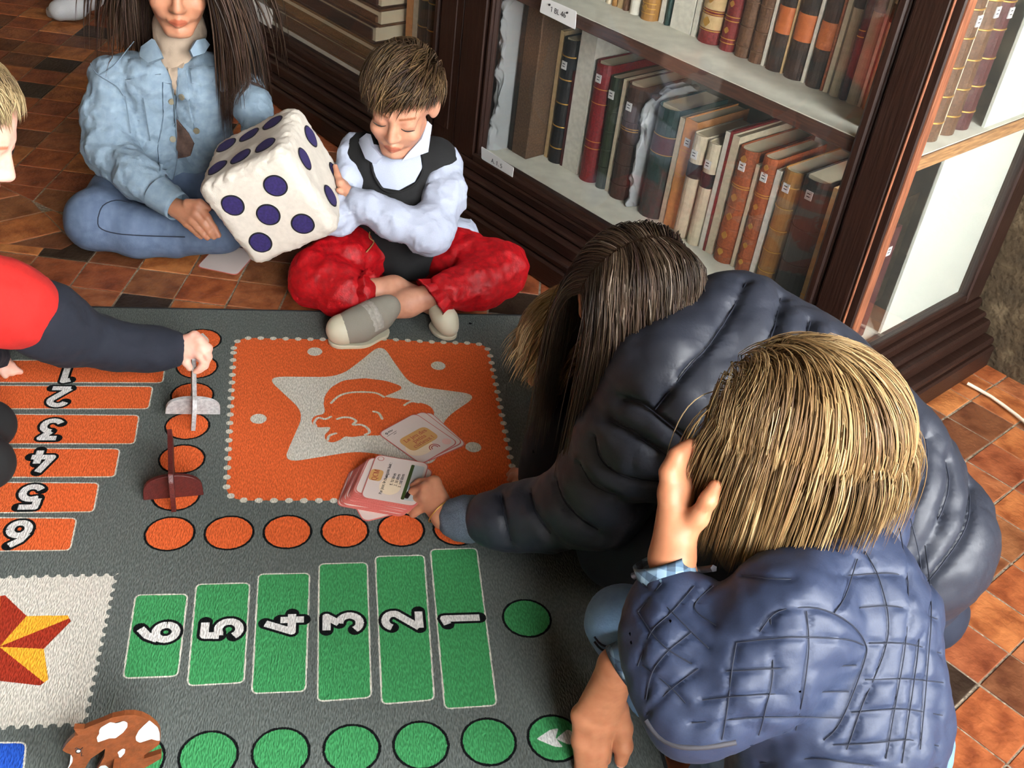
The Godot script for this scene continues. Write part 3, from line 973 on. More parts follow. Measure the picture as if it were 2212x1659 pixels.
	var up := [
		[1222, 1236, 0.24, "white", {"flat": true}, "small white book at the far end of the upper shelf"],
		[1238, 1250, 0.24, "green", {}, "small green book between two white ones"],
		[1252, 1268, 0.25, "white", {"flat": true}, "small white book beside the small green book"],
		[1270, 1290, 0.25, "cream", {}, "cream book beside small white book on the upper shelf"],
		[1292, 1308, 0.25, "gilt", {"gold": [0.08, 0.12]}, "small gold brown book between cream books"],
		[1310, 1324, 0.26, "sand", {"flat": true}, "thin sand coloured book beside small gold brown book"],
		[1326, 1340, 0.26, "umber", {}, "small brown book beside the rounded white book"],
		[1345, 1370, 0.27, "white", {}, "rounded white book beside a wide gold brown one"],
		[1378, 1416, 0.28, "gilt", {"gold": [0.06, 0.10, 0.14], "tools": [0.10]}, "wide gold brown book with gilt crown at its foot"],
		[1420, 1430, 0.28, "white", {"flat": true}, "thin white book beside the wide gold brown book"],
		[1432, 1441, 0.28, "teal", {}, "thin dark green book beside the broad white book"],
		[1444, 1482, 0.30, "white", {"flat": true}, "broad plain white book beside red and gold books"],
		[1484, 1491, 0.29, "white", {"flat": true}, "thin white book beside the red book with diamond panels"],
		[1494, 1541, 0.30, "red", {"gold": [0.10, 0.22, 0.24, 0.42, 0.44, 0.6, 0.62], "patches": [[0.11, 0.21, C.sand], [0.25, 0.41, C.sand], [0.45, 0.59, C.sand]], "tools": [0.16, 0.33, 0.52]}, "thick red book with gilt panels and red diamonds"],
		[1546, 1577, 0.30, "red", {"gold": [0.06, 0.09, 0.22, 0.25, 0.42, 0.45], "tools": [0.15, 0.34]}, "red leather book with gilt bands and small stamps"],
		[1581, 1610, 0.30, "umber", {"bands": [0.08, 0.22, 0.40, 0.58]}, "worn brown leather book beside red leather book"],
		[1612, 1640, 0.30, "umber", {"bands": [0.08, 0.22, 0.40, 0.58]}, "worn brown leather book beside thin white book"],
		[1641, 1647, 0.31, "white", {"flat": true}, "thin white book beside the black and orange books"],
		[1649, 1684, 0.31, "charcoal", {"patches": [[0.26, 0.44, C.orange], [0.62, 0.80, C.orange]]}, "black book with two orange bands beside thin white book"],
		[1685, 1689, 0.31, "sand", {"flat": true}, "thin sand booklet between two black and orange books"],
		[1691, 1733, 0.31, "charcoal", {"patches": [[0.26, 0.44, C.orange], [0.62, 0.80, C.orange]]}, "widest black book with two orange bands"],
		[1735, 1742, 0.31, "white", {"flat": true}, "thin white booklet between two black and orange books"],
		[1744, 1779, 0.31, "charcoal", {"patches": [[0.26, 0.44, C.orange], [0.62, 0.80, C.orange]]}, "black book with two orange bands beside slim brown book"],
		[1780, 1786, 0.28, "tan", {}, "slim tan book beside the black and orange books"],
		[1788, 1799, 0.30, "cream", {"flat": true}, "thin stained cream book beside white labelled book"],
		[1801, 1823, 0.31, "cream", {"patches": [[0.58, 0.70, C.charcoal]], "label": 0.8}, "pale cloth book with black patch beside the slim maroon book"],
		[1825, 1839, 0.31, "maroon", {"gold": [0.42, 0.46]}, "slim maroon book between two pale cloth books"],
		[1841, 1866, 0.32, "cream", {"patches": [[0.58, 0.70, C.charcoal]], "label": 0.8}, "pale cloth book with black patch beside bright white booklet"],
		[1868, 1875, 0.32, "white", {"flat": true}, "bright thin white booklet near the corner post"],
		[1877, 1900, 0.32, "cream", {"patches": [[0.55, 0.66, C.maroon]]}, "pale cloth book with dark red patch against the corner post"],
	]
	for b in up:
		stand_book(b[5], uu.call(b[0]), uu.call(b[1]), 0.626, 1.962 if b[0] < 1400 else 1.978, b[2], 0.17, C[b[3]], b[4], "books on the upper shelf")
	# tall things at the left end of the lower shelf
	var o := thing("document_box", "tall brown board box standing in the dark end of the shelf", "box", case_point(-1.943, 0.1646, 1.915), TURN)
	put("body", bx(-0.03, 0.03, 0, 0.43, -0.27, 0, 0.003), C.board, o)
	put("dark_spine", bx(-0.048, -0.030, 0, 0.43, -0.27, -0.002, 0.003), C.charcoal, o)
	wrapped("tall book wrapped in grey white plastic beside the brown box", case_point(-2.012, 0.1646, 1.872), Vector3(0.026, 0.44, 0.22), 1)
	wrapped("crumpled white plastic bag around a book beside teal book", case_point(-1.581, 0.1646, 1.972), Vector3(0.026, 0.30, 0.20), 2)
	# left-hand case: flat stack and upright books at its right end
	var y := 0.1646
	var flatb := [[0.055, "umber", 0.36, 0.62, 0.0], [0.050, "kraft", 0.34, 0.64, 0.01], [0.058, "brown", 0.36, 0.60, -0.008], [0.052, "umber", 0.34, 0.62, 0.006], [0.055, "brown", 0.35, 0.63, 0.0], [0.05, "kraft", 0.34, 0.6, 0.0]]
	var fl := ["bottom one", "second from the bottom", "third from the bottom", "fourth from the bottom", "fifth from the bottom", "topmost"]
	for k in flatb.size():
		var q = flatb[k]
		var s := thing("flat_book", "large old brown book lying flat in the stack, " + fl[k], "book", case_point(-2.86 + q[4], y, 1.878), TURN, "large books stacked flat")
		# spine lies along the left, fore edges and feet towards the glass
		put("cover", bx(-q[3] / 2, q[3] / 2, 0, 0.006, -q[2], 0, 0.002), C[q[1]], s)
		put("cover", bx(-q[3] / 2, q[3] / 2, q[0] * 0.86, q[0], -q[2], 0, 0.002), C[q[1]], s)
		put("pages", bx(-q[3] / 2 + 0.008, q[3] / 2 - 0.008, 0.006, q[0] * 0.86, -q[2], -0.012), mats.book_pages, s)
		put("spine", bx(-q[3] / 2 - 0.003, -q[3] / 2 + 0.008, 0, q[0], -q[2], 0, 0.004), C[q[1]], s)
		var rag := MB.new()
		bx(-q[3] / 2 + 0.01, q[3] / 2 - 0.02, 0.006, q[0] * (0.55 if k % 2 else 0.70), -0.012, -0.002, 0.003, rag)
		put("fore_edge_flap", rag, C[q[1]], s)
		y += q[0]
	var rest := [[-2.500, -2.470, 0.42, "paleorange", {"flat": true}, "orange board book beside the flat stacked books", 0.0], [-2.468, -2.446, 0.42, "cream", {"flat": true}, "cream board book beside the orange one", 0.0], [-2.444, -2.404, 0.40, "olive", {"bands": five, "band_mat": mats.gold}, "olive black leather book with gilt bands beside cream one", 0.0], [-2.402, -2.362, 0.40, "olive", {"bands": five, "band_mat": mats.gold}, "olive black leather book with gilt bands beside grey folder", 0.0], [-2.346, -2.318, 0.43, "grey", {"flat": true, "lean": -3.5}, "leaning blue grey folder beside dark leather books", 0.0], [-2.312, -2.284, 0.43, "grey", {"flat": true, "lean": -3.5}, "leaning blue grey folder beside the brown rounded book", 0.0], [-2.270, -2.228, 0.40, "tan", {"lean": -4.0}, "leaning worn brown book by the post between the cases", 0.0]]
	for b in rest:
		stand_book(b[5], b[0], b[1], 0.1646, 1.94, b[2], 0.24, C[b[3]], b[4], "upright books in the left case")
	# books seen through the glazed end of the right-hand case
	var ends := [[0.6262, 1.905, 0.30, 0.046, "umber", "old brown book with gilt lines behind the end glass, next to the post"], [0.6262, 1.934, 0.31, 0.008, "cream", "thin cream board between the two old books behind the end glass"], [0.6262, 1.966, 0.29, 0.052, "umber", "thick old brown book with paper label behind the end glass"], [0.6262, 1.998, 0.31, 0.008, "cream", "thin cream board beside the thick old book behind the end glass"], [0.6262, 2.030, 0.30, 0.050, "umber", "old book with shelf mark between two thin boards behind the end glass"], [0.6262, 2.088, 0.29, 0.050, "maroon", "dark red brown book behind the end glass beside the white lining"], [0.1646, 1.905, 0.33, 0.046, "kraft", "ochre paper book behind the end glass of the lower shelf"], [0.1646, 1.962, 0.27, 0.044, "maroon", "dark red book behind the end glass of the lower shelf"]]
	for q in ends:
		var s := thing("book", q[5], "book", case_point(-0.876, q[0], q[1]), TURN + PI / 2, "books behind the end glass")
		book(s, q[3], q[2], 0.095 if q[0] > 0.5 else 0.055, C[q[4]], ({"bands": five, "band_mat": mats.gold, "label": 0.80} if q[3] > 0.02 else {"flat": true}) if q[0] > 0.5 else {"flat": true, "label": 0.8})

func wrapped(label: String, at: Vector3, s: Vector3, sd: int) -> void:
	var o := thing("wrapped_book", label, "book", at, TURN)
	var nz := FastNoiseLite.new()
	nz.seed = sd
	nz.frequency = 14.0
	var m := MB.new()
	m.grid(func(u, v):
		var a: float = u * TAU
		var q := Vector2(cos(a), sin(a))
		var k: float = 1.0 / max(abs(q.x), abs(q.y))
		q *= lerpf(1.0, k, 0.75)
		var r := 1.0 + 0.25 * nz.get_noise_3d(q.x * 0.05, v * s.y * 1.2, q.y * 0.1 + sd)
		var taper: float = 1.0 if v < 0.9 else lerpf(1.0, 0.35, (v - 0.9) * 10.0)
		return Vector3(q.x * s.x * 0.5 * r * (1.0 + 0.2 * (1 - v)), v * s.y, -s.z * 0.5 + q.y * s.z * 0.5 * r * taper), 40, 40, true)
	for k in m.n.size():
		m.n[k] = -m.n[k]
	for k in m.i.size() / 3:
		var t := m.i[k * 3 + 1]
		m.i[k * 3 + 1] = m.i[k * 3 + 2]
		m.i[k * 3 + 2] = t
	put("wrapping", m, mats.plastic if mats.has("plastic") else mat("plastic", Color(0.60, 0.62, 0.62), 0.4), o)
	put("board", bx(-s.x * 0.3, s.x * 0.3, 0.001, s.y * 0.96, -s.z * 0.9, -s.z * 0.1), mats.brown_leather, o)
# ---------- rounded bodies: smooth union of tapered capsules and ellipsoids, meshed as surface nets ----------
class Sdf:
	var kind := PackedInt32Array()
	var a := PackedVector3Array()
	var b := PackedVector3Array()
	var inv := PackedFloat32Array()
	var ra := PackedFloat32Array()
	var dr := PackedFloat32Array()
	var big := PackedFloat32Array()
	var xf := []
	var k := 0.03
	var amp := 0.0
	var noise := FastNoiseLite.new()
	func bone(p: Vector3, r: float, q: Vector3, s: float, cut := false) -> Sdf:
		kind.append(2 if cut else 0)
		a.append(p); b.append(q - p)
		inv.append(1.0 / max((q - p).length_squared(), 1e-9))
		ra.append(r); dr.append(s - r)
		big.append(max(r, s))
		xf.append(null)
		return self
	func chain(j: Array) -> Sdf:          # joints [point, radius]
		for m in j.size() - 1:
			bone(j[m][0], j[m][1], j[m + 1][0], j[m + 1][1])
		return self
	func egg(c: Vector3, r: Vector3, turn := Basis.IDENTITY) -> Sdf:
		kind.append(1)
		a.append(c); b.append(Vector3.ZERO); inv.append(1.0)
		ra.append(0); dr.append(0)
		big.append(max(r.x, max(r.y, r.z)))
		var m := turn.inverse()
		xf.append([Basis(Vector3(1 / r.x, 0, 0), Vector3(0, 1 / r.y, 0), Vector3(0, 0, 1 / r.z)) * m, Basis(Vector3(1 / (r.x * r.x), 0, 0), Vector3(0, 1 / (r.y * r.y), 0), Vector3(0, 0, 1 / (r.z * r.z))) * m])
		return self
	func value(p: Vector3, list: PackedInt32Array) -> float:
		var d := 1e3
		for j in list:
			var pa := p - a[j]
			var q: float
			var t := kind[j]
			if t == 1:
				var k0: float = (xf[j][0] * pa).length()
				var k1: float = (xf[j][1] * pa).length()
				q = k0 * (k0 - 1.0) / max(k1, 1e-6)
			else:
				var h := clampf(pa.dot(b[j]) * inv[j], 0.0, 1.0)
				q = (pa - b[j] * h).length() - ra[j] - dr[j] * h
				if t == 2:
					var hc: float = maxf(k * 0.5 - absf(d + q), 0.0) / (k * 0.5)
					d = maxf(d, -q) + hc * hc * k * 0.125
					continue
			var hh: float = maxf(k - absf(d - q), 0.0)
			d = minf(d, q) - hh * hh * 0.25 / k
		if amp > 0.0:
			d += amp * noise.get_noise_3dv(p)
		return d
	func all() -> PackedInt32Array:
		var l := PackedInt32Array()
		for j in kind.size():
			l.append(j)
		return l
	func mesh(h: float, m: MB) -> void:
		const N := 8
		var bs := h * N
		var blocks := {}
		for j in kind.size():
			var pad := big[j] + k + h * 2.0 + amp
			var lo := a[j].min(a[j] + b[j]) - Vector3.ONE * pad
			var hi := a[j].max(a[j] + b[j]) + Vector3.ONE * pad
			for x in range(floori(lo.x / bs), floori(hi.x / bs) + 1):
				for y in range(floori(lo.y / bs), floori(hi.y / bs) + 1):
					for z in range(floori(lo.z / bs), floori(hi.z / bs) + 1):
						# skip blocks that the bone does not come near
						var c := Vector3(x + 0.5, y + 0.5, z + 0.5) * bs
						var pa := c - a[j]
						var t := clampf(pa.dot(b[j]) * inv[j], 0.0, 1.0)
						if (pa - b[j] * t).length() > pad + bs * 0.87:
							continue
						var key := Vector3i(x, y, z)
						if not blocks.has(key):
							blocks[key] = PackedInt32Array()
						blocks[key].append(j)
		var cellv := {}
		var quads := PackedInt32Array()
		var S := N + 2
		var val := PackedFloat32Array()
		val.resize(S * S * S)
		var keys := blocks.keys()
		for key in keys:
			var list: PackedInt32Array = blocks[key]
			var mid := (Vector3(key) + Vector3.ONE * 0.5) * bs
			if absf(value(mid, list)) > bs * 0.9 + h * 2 + amp:
				continue
			var o := Vector3(key) * bs - Vector3.ONE * h
			var at := 0
			var any_in := false
			var any_out := false
			for x in S:
				for y in S:
					for z in S:
						var d := value(o + Vector3(x, y, z) * h, list)
						val[at] = d
						at += 1
						if d < 0.0: any_in = true
						else: any_out = true
			if not (any_in and any_out):
				continue
			var base: Vector3i = key * N
			# vertices of cells -1 .. N-1 (shared by number)
			var ids := PackedInt32Array()
			ids.resize((N + 1) * (N + 1) * (N + 1))
			ids.fill(-1)
			for x in N + 1:
				for y in N + 1:
					for z in N + 1:
						var q := (x * S + y) * S + z
						var v0 := val[q]; var v1 := val[q + 1]; var v2 := val[q + S]; var v3 := val[q + S + 1]
						var w0 := val[q + S * S]; var w1 := val[q + S * S + 1]; var w2 := val[q + S * S + S]; var w3 := val[q + S * S + S + 1]
						var inn := int(v0 < 0) + int(v1 < 0) + int(v2 < 0) + int(v3 < 0) + int(w0 < 0) + int(w1 < 0) + int(w2 < 0) + int(w3 < 0)
						if inn == 0 or inn == 8:
							continue
						var ck := base + Vector3i(x - 1, y - 1, z - 1)
						if cellv.has(ck):
							ids[(x * (N + 1) + y) * (N + 1) + z] = cellv[ck]
							continue
						var s := Vector3.ZERO
						var n := 0
						for e in [[v0, v1, 0, 0, 0, 2], [v2, v3, 0, 1, 0, 2], [w0, w1, 1, 0, 0, 2], [w2, w3, 1, 1, 0, 2], [v0, v2, 0, 0, 0, 1], [v1, v3, 0, 0, 1, 1], [w0, w2, 1, 0, 0, 1], [w1, w3, 1, 0, 1, 1], [v0, w0, 0, 0, 0, 0], [v1, w1, 0, 0, 1, 0], [v2, w2, 0, 1, 0, 0], [v3, w3, 0, 1, 1, 0]]:
							if (e[0] < 0) != (e[1] < 0):
								var p := Vector3(e[2], e[3], e[4])
								p[e[5]] += e[0] / (e[0] - e[1])
								s += p
								n += 1
						var g := Vector3(w0 + w1 + w2 + w3 - v0 - v1 - v2 - v3, v2 + v3 + w2 + w3 - v0 - v1 - w0 - w1, v1 + v3 + w1 + w3 - v0 - v2 - w0 - w2)
						var id := m.vert(o + (Vector3(x, y, z) + s / n) * h, g.normalized())
						cellv[ck] = id
						ids[(x * (N + 1) + y) * (N + 1) + z] = id
			var W := N + 1
			for x in range(1, N + 1):
				for y in range(1, N + 1):
					for z in range(1, N + 1):
						var q := (x * S + y) * S + z
						var v := val[q] < 0
						var c := (x * W + y) * W + z
						if (val[q + 1] < 0) != v:
							quads.append_array([ids[c], ids[c - W], ids[c - W * W - W], ids[c - W * W]])
						if (val[q + S] < 0) != v:
							quads.append_array([ids[c], ids[c - 1], ids[c - W * W - 1], ids[c - W * W]])
						if (val[q + S * S] < 0) != v:
							quads.append_array([ids[c], ids[c - 1], ids[c - W - 1], ids[c - W]])
		for t in range(0, quads.size(), 4):
			if quads[t] < 0 or quads[t + 1] < 0 or quads[t + 2] < 0 or quads[t + 3] < 0:
				continue
			m.tri(quads[t], quads[t + 1], quads[t + 2])
			m.tri(quads[t], quads[t + 2], quads[t + 3])
	func hit(o: Vector3, d: Vector3, from := 0.3) -> Vector3:      # first point of the surface on a ray
		var l := all()
		d = d.normalized()
		var t := from
		var best := 1e3
		var bt := from
		for s in 120:
			var v := value(o + d * t, l)
			if v < best:
				best = v
				bt = t
			if v < 0.0008:
				return o + d * t
			t += maxf(v * 0.8, 0.0008)
			if t > 6.0:
				break
		return o + d * bt
	func normal(p: Vector3) -> Vector3:
		var l := all()
		var e := 0.004
		return Vector3(value(p + Vector3(e, 0, 0), l) - value(p - Vector3(e, 0, 0), l), value(p + Vector3(0, e, 0), l) - value(p - Vector3(0, e, 0), l), value(p + Vector3(0, 0, e), l) - value(p - Vector3(0, 0, e), l)).normalized()

func renormal(m: MB, from := 0) -> void:
	for k in range(from, m.n.size()):
		m.n[k] = Vector3.ZERO
	for t in range(0, m.i.size(), 3):
		if m.i[t] < from: continue
		var nn := (m.v[m.i[t + 2]] - m.v[m.i[t]]).cross(m.v[m.i[t + 1]] - m.v[m.i[t]])
		for q in 3:
			m.n[m.i[t + q]] += nn
	for k in range(from, m.n.size()):
		m.n[k] = m.n[k].normalized() if m.n[k].length_squared() > 1e-20 else Vector3.UP

func groove(m: MB, lines: Array, width: float, deep: float, puff := 0.0, puff_w := 0.03) -> void:      # presses stitched seams into a padded surface
	var reach: float = max(width * 2.2, puff_w if puff > 0 else 0.0)
	var cs := reach
	var hash_ := {}
	for k in m.v.size():
		var key := Vector3i((m.v[k] / cs).floor())
		if not hash_.has(key): hash_[key] = PackedInt32Array()
		hash_[key].append(k)
	var near := PackedFloat32Array()
	near.resize(m.v.size())
	near.fill(1e3)
	for l in lines:
		for s in l.size() - 1:
			var p: Vector3 = l[s]
			var q: Vector3 = l[s + 1]
			var n := int(ceil(p.distance_to(q) / (width * 0.7)))
			for t in n:
				var c := p.lerp(q, float(t) / n)
				var ck := Vector3i((c / cs).floor())
				for x in range(-1, 2):
					for y in range(-1, 2):
						for z in range(-1, 2):
							var key := ck + Vector3i(x, y, z)
							if hash_.has(key):
								for k in hash_[key]:
									var d := m.v[k].distance_to(c)
									if d < near[k]: near[k] = d
	for k in m.v.size():
		var d := near[k]
		var off := 0.0
		if d < width * 2.5:
			off -= deep * exp(-pow(d / width, 2))
		if puff > 0.0:
			off += puff * (1.0 - exp(-pow(minf(d, puff_w) / (puff_w * 0.5), 2)))
		m.v[k] += m.n[k] * off
	renormal(m)

# joints: photo pixel, plane (z or height), radius in photo pixels
func jz(x: float, y: float, z: float, r: float) -> Array:
	var p := at_z(x, y, z)
	return [p, r * px(p)]
func jy(x: float, y: float, h: float, r: float) -> Array:
	var p := at_y(x, y, h)
	return [p, r * px(p)]
func on(s: Sdf, pts: Array, lift := 0.0) -> Array:          # photo pixels -> points on a body
	var o := []
	for q in pts:
		var p := s.hit(EYE, ray(q[0], q[1]))
		o.append(p + (s.normal(p) * lift if lift != 0.0 else Vector3.ZERO))
	return o
func smooth3(pts: Array, steps := 4) -> Array:
	var o := []
	for k in pts.size() - 1:
		var a: Vector3 = pts[max(k - 1, 0)]
		var d: Vector3 = pts[min(k + 2, pts.size() - 1)]
		for t in steps:
			o.append(pts[k].cubic_interpolate(pts[k + 1], a, d, float(t) / steps))
	o.append(pts[pts.size() - 1])
	return o

# ---------- head ----------
var head_proto: MB
func make_head() -> void:
	var s := Sdf.new()
	s.k = 0.022
	s.egg(Vector3(0, 0.030, -0.015), Vector3(0.073, 0.080, 0.093))
	s.egg(Vector3(0, -0.030, 0.014), Vector3(0.058, 0.082, 0.070))
	for e in [-1.0, 1.0]:
		s.bone(Vector3(e * 0.042, -0.050, 0.0), 0.020, Vector3(e * 0.014, -0.093, 0.055), 0.018)
		s.bone(Vector3(e * 0.034, -0.030, 0.056), 0.023, Vector3(e * 0.028, -0.045, 0.056), 0.020)
		s.bone(Vector3(e * 0.012, 0.022, 0.070), 0.012, Vector3(e * 0.040, 0.020, 0.056), 0.012)
	s.bone(Vector3(0, -0.06, -0.02), 0.042, Vector3(0, -0.15, -0.03), 0.045)
	s.k = 0.010
	var f := Sdf.new()      # features with a tighter blend ride on the broad shape
	f.k = 0.010
	f.kind = s.kind; f.a = s.a; f.b = s.b; f.inv = s.inv; f.ra = s.ra; f.dr = s.dr; f.big = s.big; f.xf = s.xf
	for e in [-1.0, 1.0]:
		f.bone(Vector3(e * 0.030, 0.006, 0.094), 0.015, Vector3(e * 0.036, 0.005, 0.090), 0.014, true)
		f.bone(Vector3(e * 0.029, 0.003, 0.0665), 0.0125, Vector3(e * 0.035, 0.003, 0.0635), 0.012)
		f.egg(Vector3(e * 0.075, -0.006, -0.014), Vector3(0.009, 0.031, 0.019), Basis.from_euler(Vector3(0.15, e * -0.45, 0)))
		f.bone(Vector3(e * 0.0085, -0.030, 0.088), 0.0070, Vector3(e * 0.0095, -0.031, 0.086), 0.0070)
	f.bone(Vector3(0, 0.012, 0.076), 0.0075, Vector3(0, -0.025, 0.096), 0.0098)
	f.bone(Vector3(-0.016, -0.0575, 0.0775), 0.0045, Vector3(0, -0.0545, 0.0835), 0.0055)
	f.bone(Vector3(0.016, -0.0575, 0.0775), 0.0045, Vector3(0, -0.0545, 0.0835), 0.0055)
	f.bone(Vector3(-0.013, -0.0645, 0.0770), 0.0045, Vector3(0, -0.0665, 0.0815), 0.0062)
	f.bone(Vector3(0.013, -0.0645, 0.0770), 0.0045, Vector3(0, -0.0665, 0.0815), 0.0062)
	f.bone(Vector3(0, -0.093, 0.064), 0.014, Vector3(0, -0.095, 0.060), 0.014)
	head_proto = MB.new()
	f.mesh(0.003, head_proto)
	for k in head_proto.v.size():
		var p := head_proto.v[k]
		var c := Color(1, 1, 1)
		var mouth := Vector2(p.x / 0.0205, (p.y + 0.0605 - 0.0015 * cos(p.x * 160)) / 0.0085)
		if p.z > 0.072 and mouth.length() < 1.0:
			c = Color(0.86, 0.55, 0.52)
			if absf(p.y + 0.0605) < 0.0016: c = Color(0.62, 0.36, 0.34)
		elif p.z > 0.05:
			var br := (p.y - 0.0245 + pow((absf(p.x) - 0.030) * 7.0, 2) * 0.09)
			if absf(br) < 0.0028 and absf(p.x) > 0.011 and absf(p.x) < 0.047: c = Color(0.55, 0.42, 0.32)
		head_proto.c[k] = c

func skin(called: String, c: Color) -> StandardMaterial3D:
	if mats.has(called): return mats[called]
	var m := mat(called, c, 0.48, 0.42)
	m.vertex_color_use_as_albedo = true
	m.albedo_texture = mats.skin_tex
	m.uv1_triplanar = true
	m.uv1_scale = Vector3.ONE * 6.0
	m.subsurf_scatter_enabled = true
	m.subsurf_scatter_strength = 0.12
	return m
func face_frame(x: Transform3D, s: float) -> Transform3D:
	return Transform3D(x.basis.scaled(Vector3.ONE * s), x.origin)
func lashes(parent: Node, hx: Transform3D, c: Color, lower := 0.0) -> void:       # lash lines of lowered lids
	for e in [-1.0, 1.0]:
		var pts := []
		for k in 7:
			var t := k / 6.0
			var x := lerpf(0.017, 0.047, t)
			pts.append(hx * Vector3(e * x, -0.0035 - lower - 0.0030 * sin(PI * t), 0.0805 - 0.75 * pow(absf(x - 0.026), 1.25)))
		var m := MB.new()
		m.tube(pts, [0.0006, 0.001, 0.0014, 0.0015, 0.0014, 0.0012, 0.0006], 5)
		put("eyelashes", m, mats.lash if mats.has("lash") else mat("lash", c, 0.7), parent)

# ---------- hair: locks that start on the scalp, lie on the skull and fall ----------
# hx head frame (unscaled basis, metres), s head scale; each lock is walked in world space
func hair(parent: Node, hx: Transform3D, s: float, o: Dictionary) -> void:
	var m := MB.new()
	var inv := hx.affine_inverse()
	var R := Vector3(0.0775, 0.0845, 0.0975) * s
	var C := Vector3(0, 0.030, -0.015) * s
	var rg_ := RandomNumberGenerator.new()
	rg_.seed = o.get("seed", 1)
	var cols: Array = o.colors.duplicate()
	cols.sort_custom(func(p, q): return p.r < q.r)
	var streak := FastNoiseLite.new()
	streak.seed = o.get("seed", 1)
	streak.frequency = 2.6
	streak.fractal_octaves = 2
	# undercap
	if o.get("cap", true):
		m.col = o.get("cap_color", cols[0])
		var lim: Callable = o.root
		var cap := MB.new()
		cap.col = m.col
		cap.grid(func(u, v):
			var a: float = u * TAU
			var b: float = v * PI * 0.70
			return hx * (C + Vector3(sin(b) * sin(a) * R.x, cos(b) * R.y, sin(b) * cos(a) * R.z) * 0.985), 48, 24, true)
		for k in cap.n.size():
			if cap.n[k].dot(cap.v[k] - hx * C) < 0: cap.n[k] = -cap.n[k]
		for t in range(0, cap.i.size(), 3):
			var mid := inv * ((cap.v[cap.i[t]] + cap.v[cap.i[t + 1]] + cap.v[cap.i[t + 2]]) / 3.0)
			var q := (mid - C) / R
			if lim.call(q):
				var g := m.v.size()
				for e in 3:
					m.vert(cap.v[cap.i[t + e]], cap.n[cap.i[t + e]])
				m.tri(g, g + 1, g + 2)
	var n: int = o.count
	var steps: int = o.get("steps", 12)
	var wid: float = o.get("width", 0.0016)
	for j in n:
		# a root on the scalp
		var q := Vector3.ZERO
		for tries in 40:
			var z := rg_.randf_range(-0.58, 1.0)
			var a := rg_.randf() * TAU
			q = Vector3(sqrt(1 - z * z) * sin(a), z, sqrt(1 - z * z) * cos(a))
			if o.root.call(q): break
		var lift: float = o.get("lift", 0.006) * rg_.randf_range(0.2, 1.6)
		var p := hx * (C + q * R)
		var flow: Vector3 = hx.basis * o.flow.call(q)
		var up := (hx.basis * (q / R)).normalized()
		var dir := (flow - up * flow.dot(up)).normalized()
		var len_: float = o.length.call(q) * rg_.randf_range(0.84, 1.08)
		var st := len_ / steps
		var wv: Vector3 = Vector3(rg_.randf_range(-1, 1), rg_.randf_range(-1, 1), rg_.randf_range(-1, 1)) * o.get("stray", 0.05)
		var pts := [p]
		var grav: float = o.get("gravity", 0.25)
		var bodies: Array = o.get("bodies", [])
		var cling: float = o.get("cling", 0.05)
		var cl_r: float = rg_.randf_range(-0.12, 0.12)
		for t in steps:
			dir = (dir + Vector3.DOWN * grav * (0.4 + t * 0.12) + wv * 0.5 + Vector3(rg_.randf_range(-1, 1), rg_.randf_range(-1, 1), rg_.randf_range(-1, 1)) * o.get("frizz", 0.02)).normalized()
			if o.has("bend"): dir = (dir + o.bend.call(float(t) / steps, q)).normalized()
			p += dir * st
			# stay outside the skull, and lie on it while its surface still carries the lock
			var l := inv * p - C
			var R2 := R + Vector3.ONE * (lift * minf(1.0, (t + 1) / 3.0))
			var el := (l / R2).length()
			var nn := (hx.basis * (l / (R2 * R2))).normalized()
			if el < 1.0 or nn.y > cling + cl_r:
				p = hx * (C + l / maxf(el, 0.01))
				dir = (p - pts[pts.size() - 1]).normalized()
			for bd in bodies:        # [point, point, radius]
				var ab: Vector3 = bd[1] - bd[0]
				var h := clampf((p - bd[0]).dot(ab) / ab.length_squared(), 0, 1)
				var c: Vector3 = bd[0] + ab * h
				if p.distance_to(c) < bd[2]:
					p = c + (p - c).normalized() * bd[2]
			pts.append(p)
		# neighbouring locks share their tone, as streaks do
		var tone := clampf(0.5 + 0.75 * streak.get_noise_3dv(q) + rg_.randf_range(-0.12, 0.12), 0.0, 0.999) * (cols.size() - 1)
		var cc: Color = cols[int(tone)].lerp(cols[int(tone) + 1], tone - int(tone))
		cc = cc * rg_.randf_range(0.9, 1.1)
		if rg_.randf() < o.get("pale", 0.0): cc = cc.lerp(Color(0.30, 0.235, 0.18), 0.55)
		cc.a = 1.0
		m.col = cc
		var w := wid * rg_.randf_range(0.45, 1.35)
		var rad := []
		for t in steps + 1:
			var u := float(t) / steps
			rad.append(w * (0.7 + 0.5 * sin(PI * minf(u * 1.2, 1.0))) * (1.0 if u < 0.75 else lerpf(1.0, 0.15, (u - 0.75) * 4)))
		m.tube(pts, rad, 4, false, 0.45, hx.basis * q)
	m.col = Color.WHITE
	var mt: StandardMaterial3D = mats.hair if mats.has("hair") else tinted(mat("hair", Color.WHITE, 0.45, 0.32))
	put("hair", m, mt, parent, o.get("label", ""))

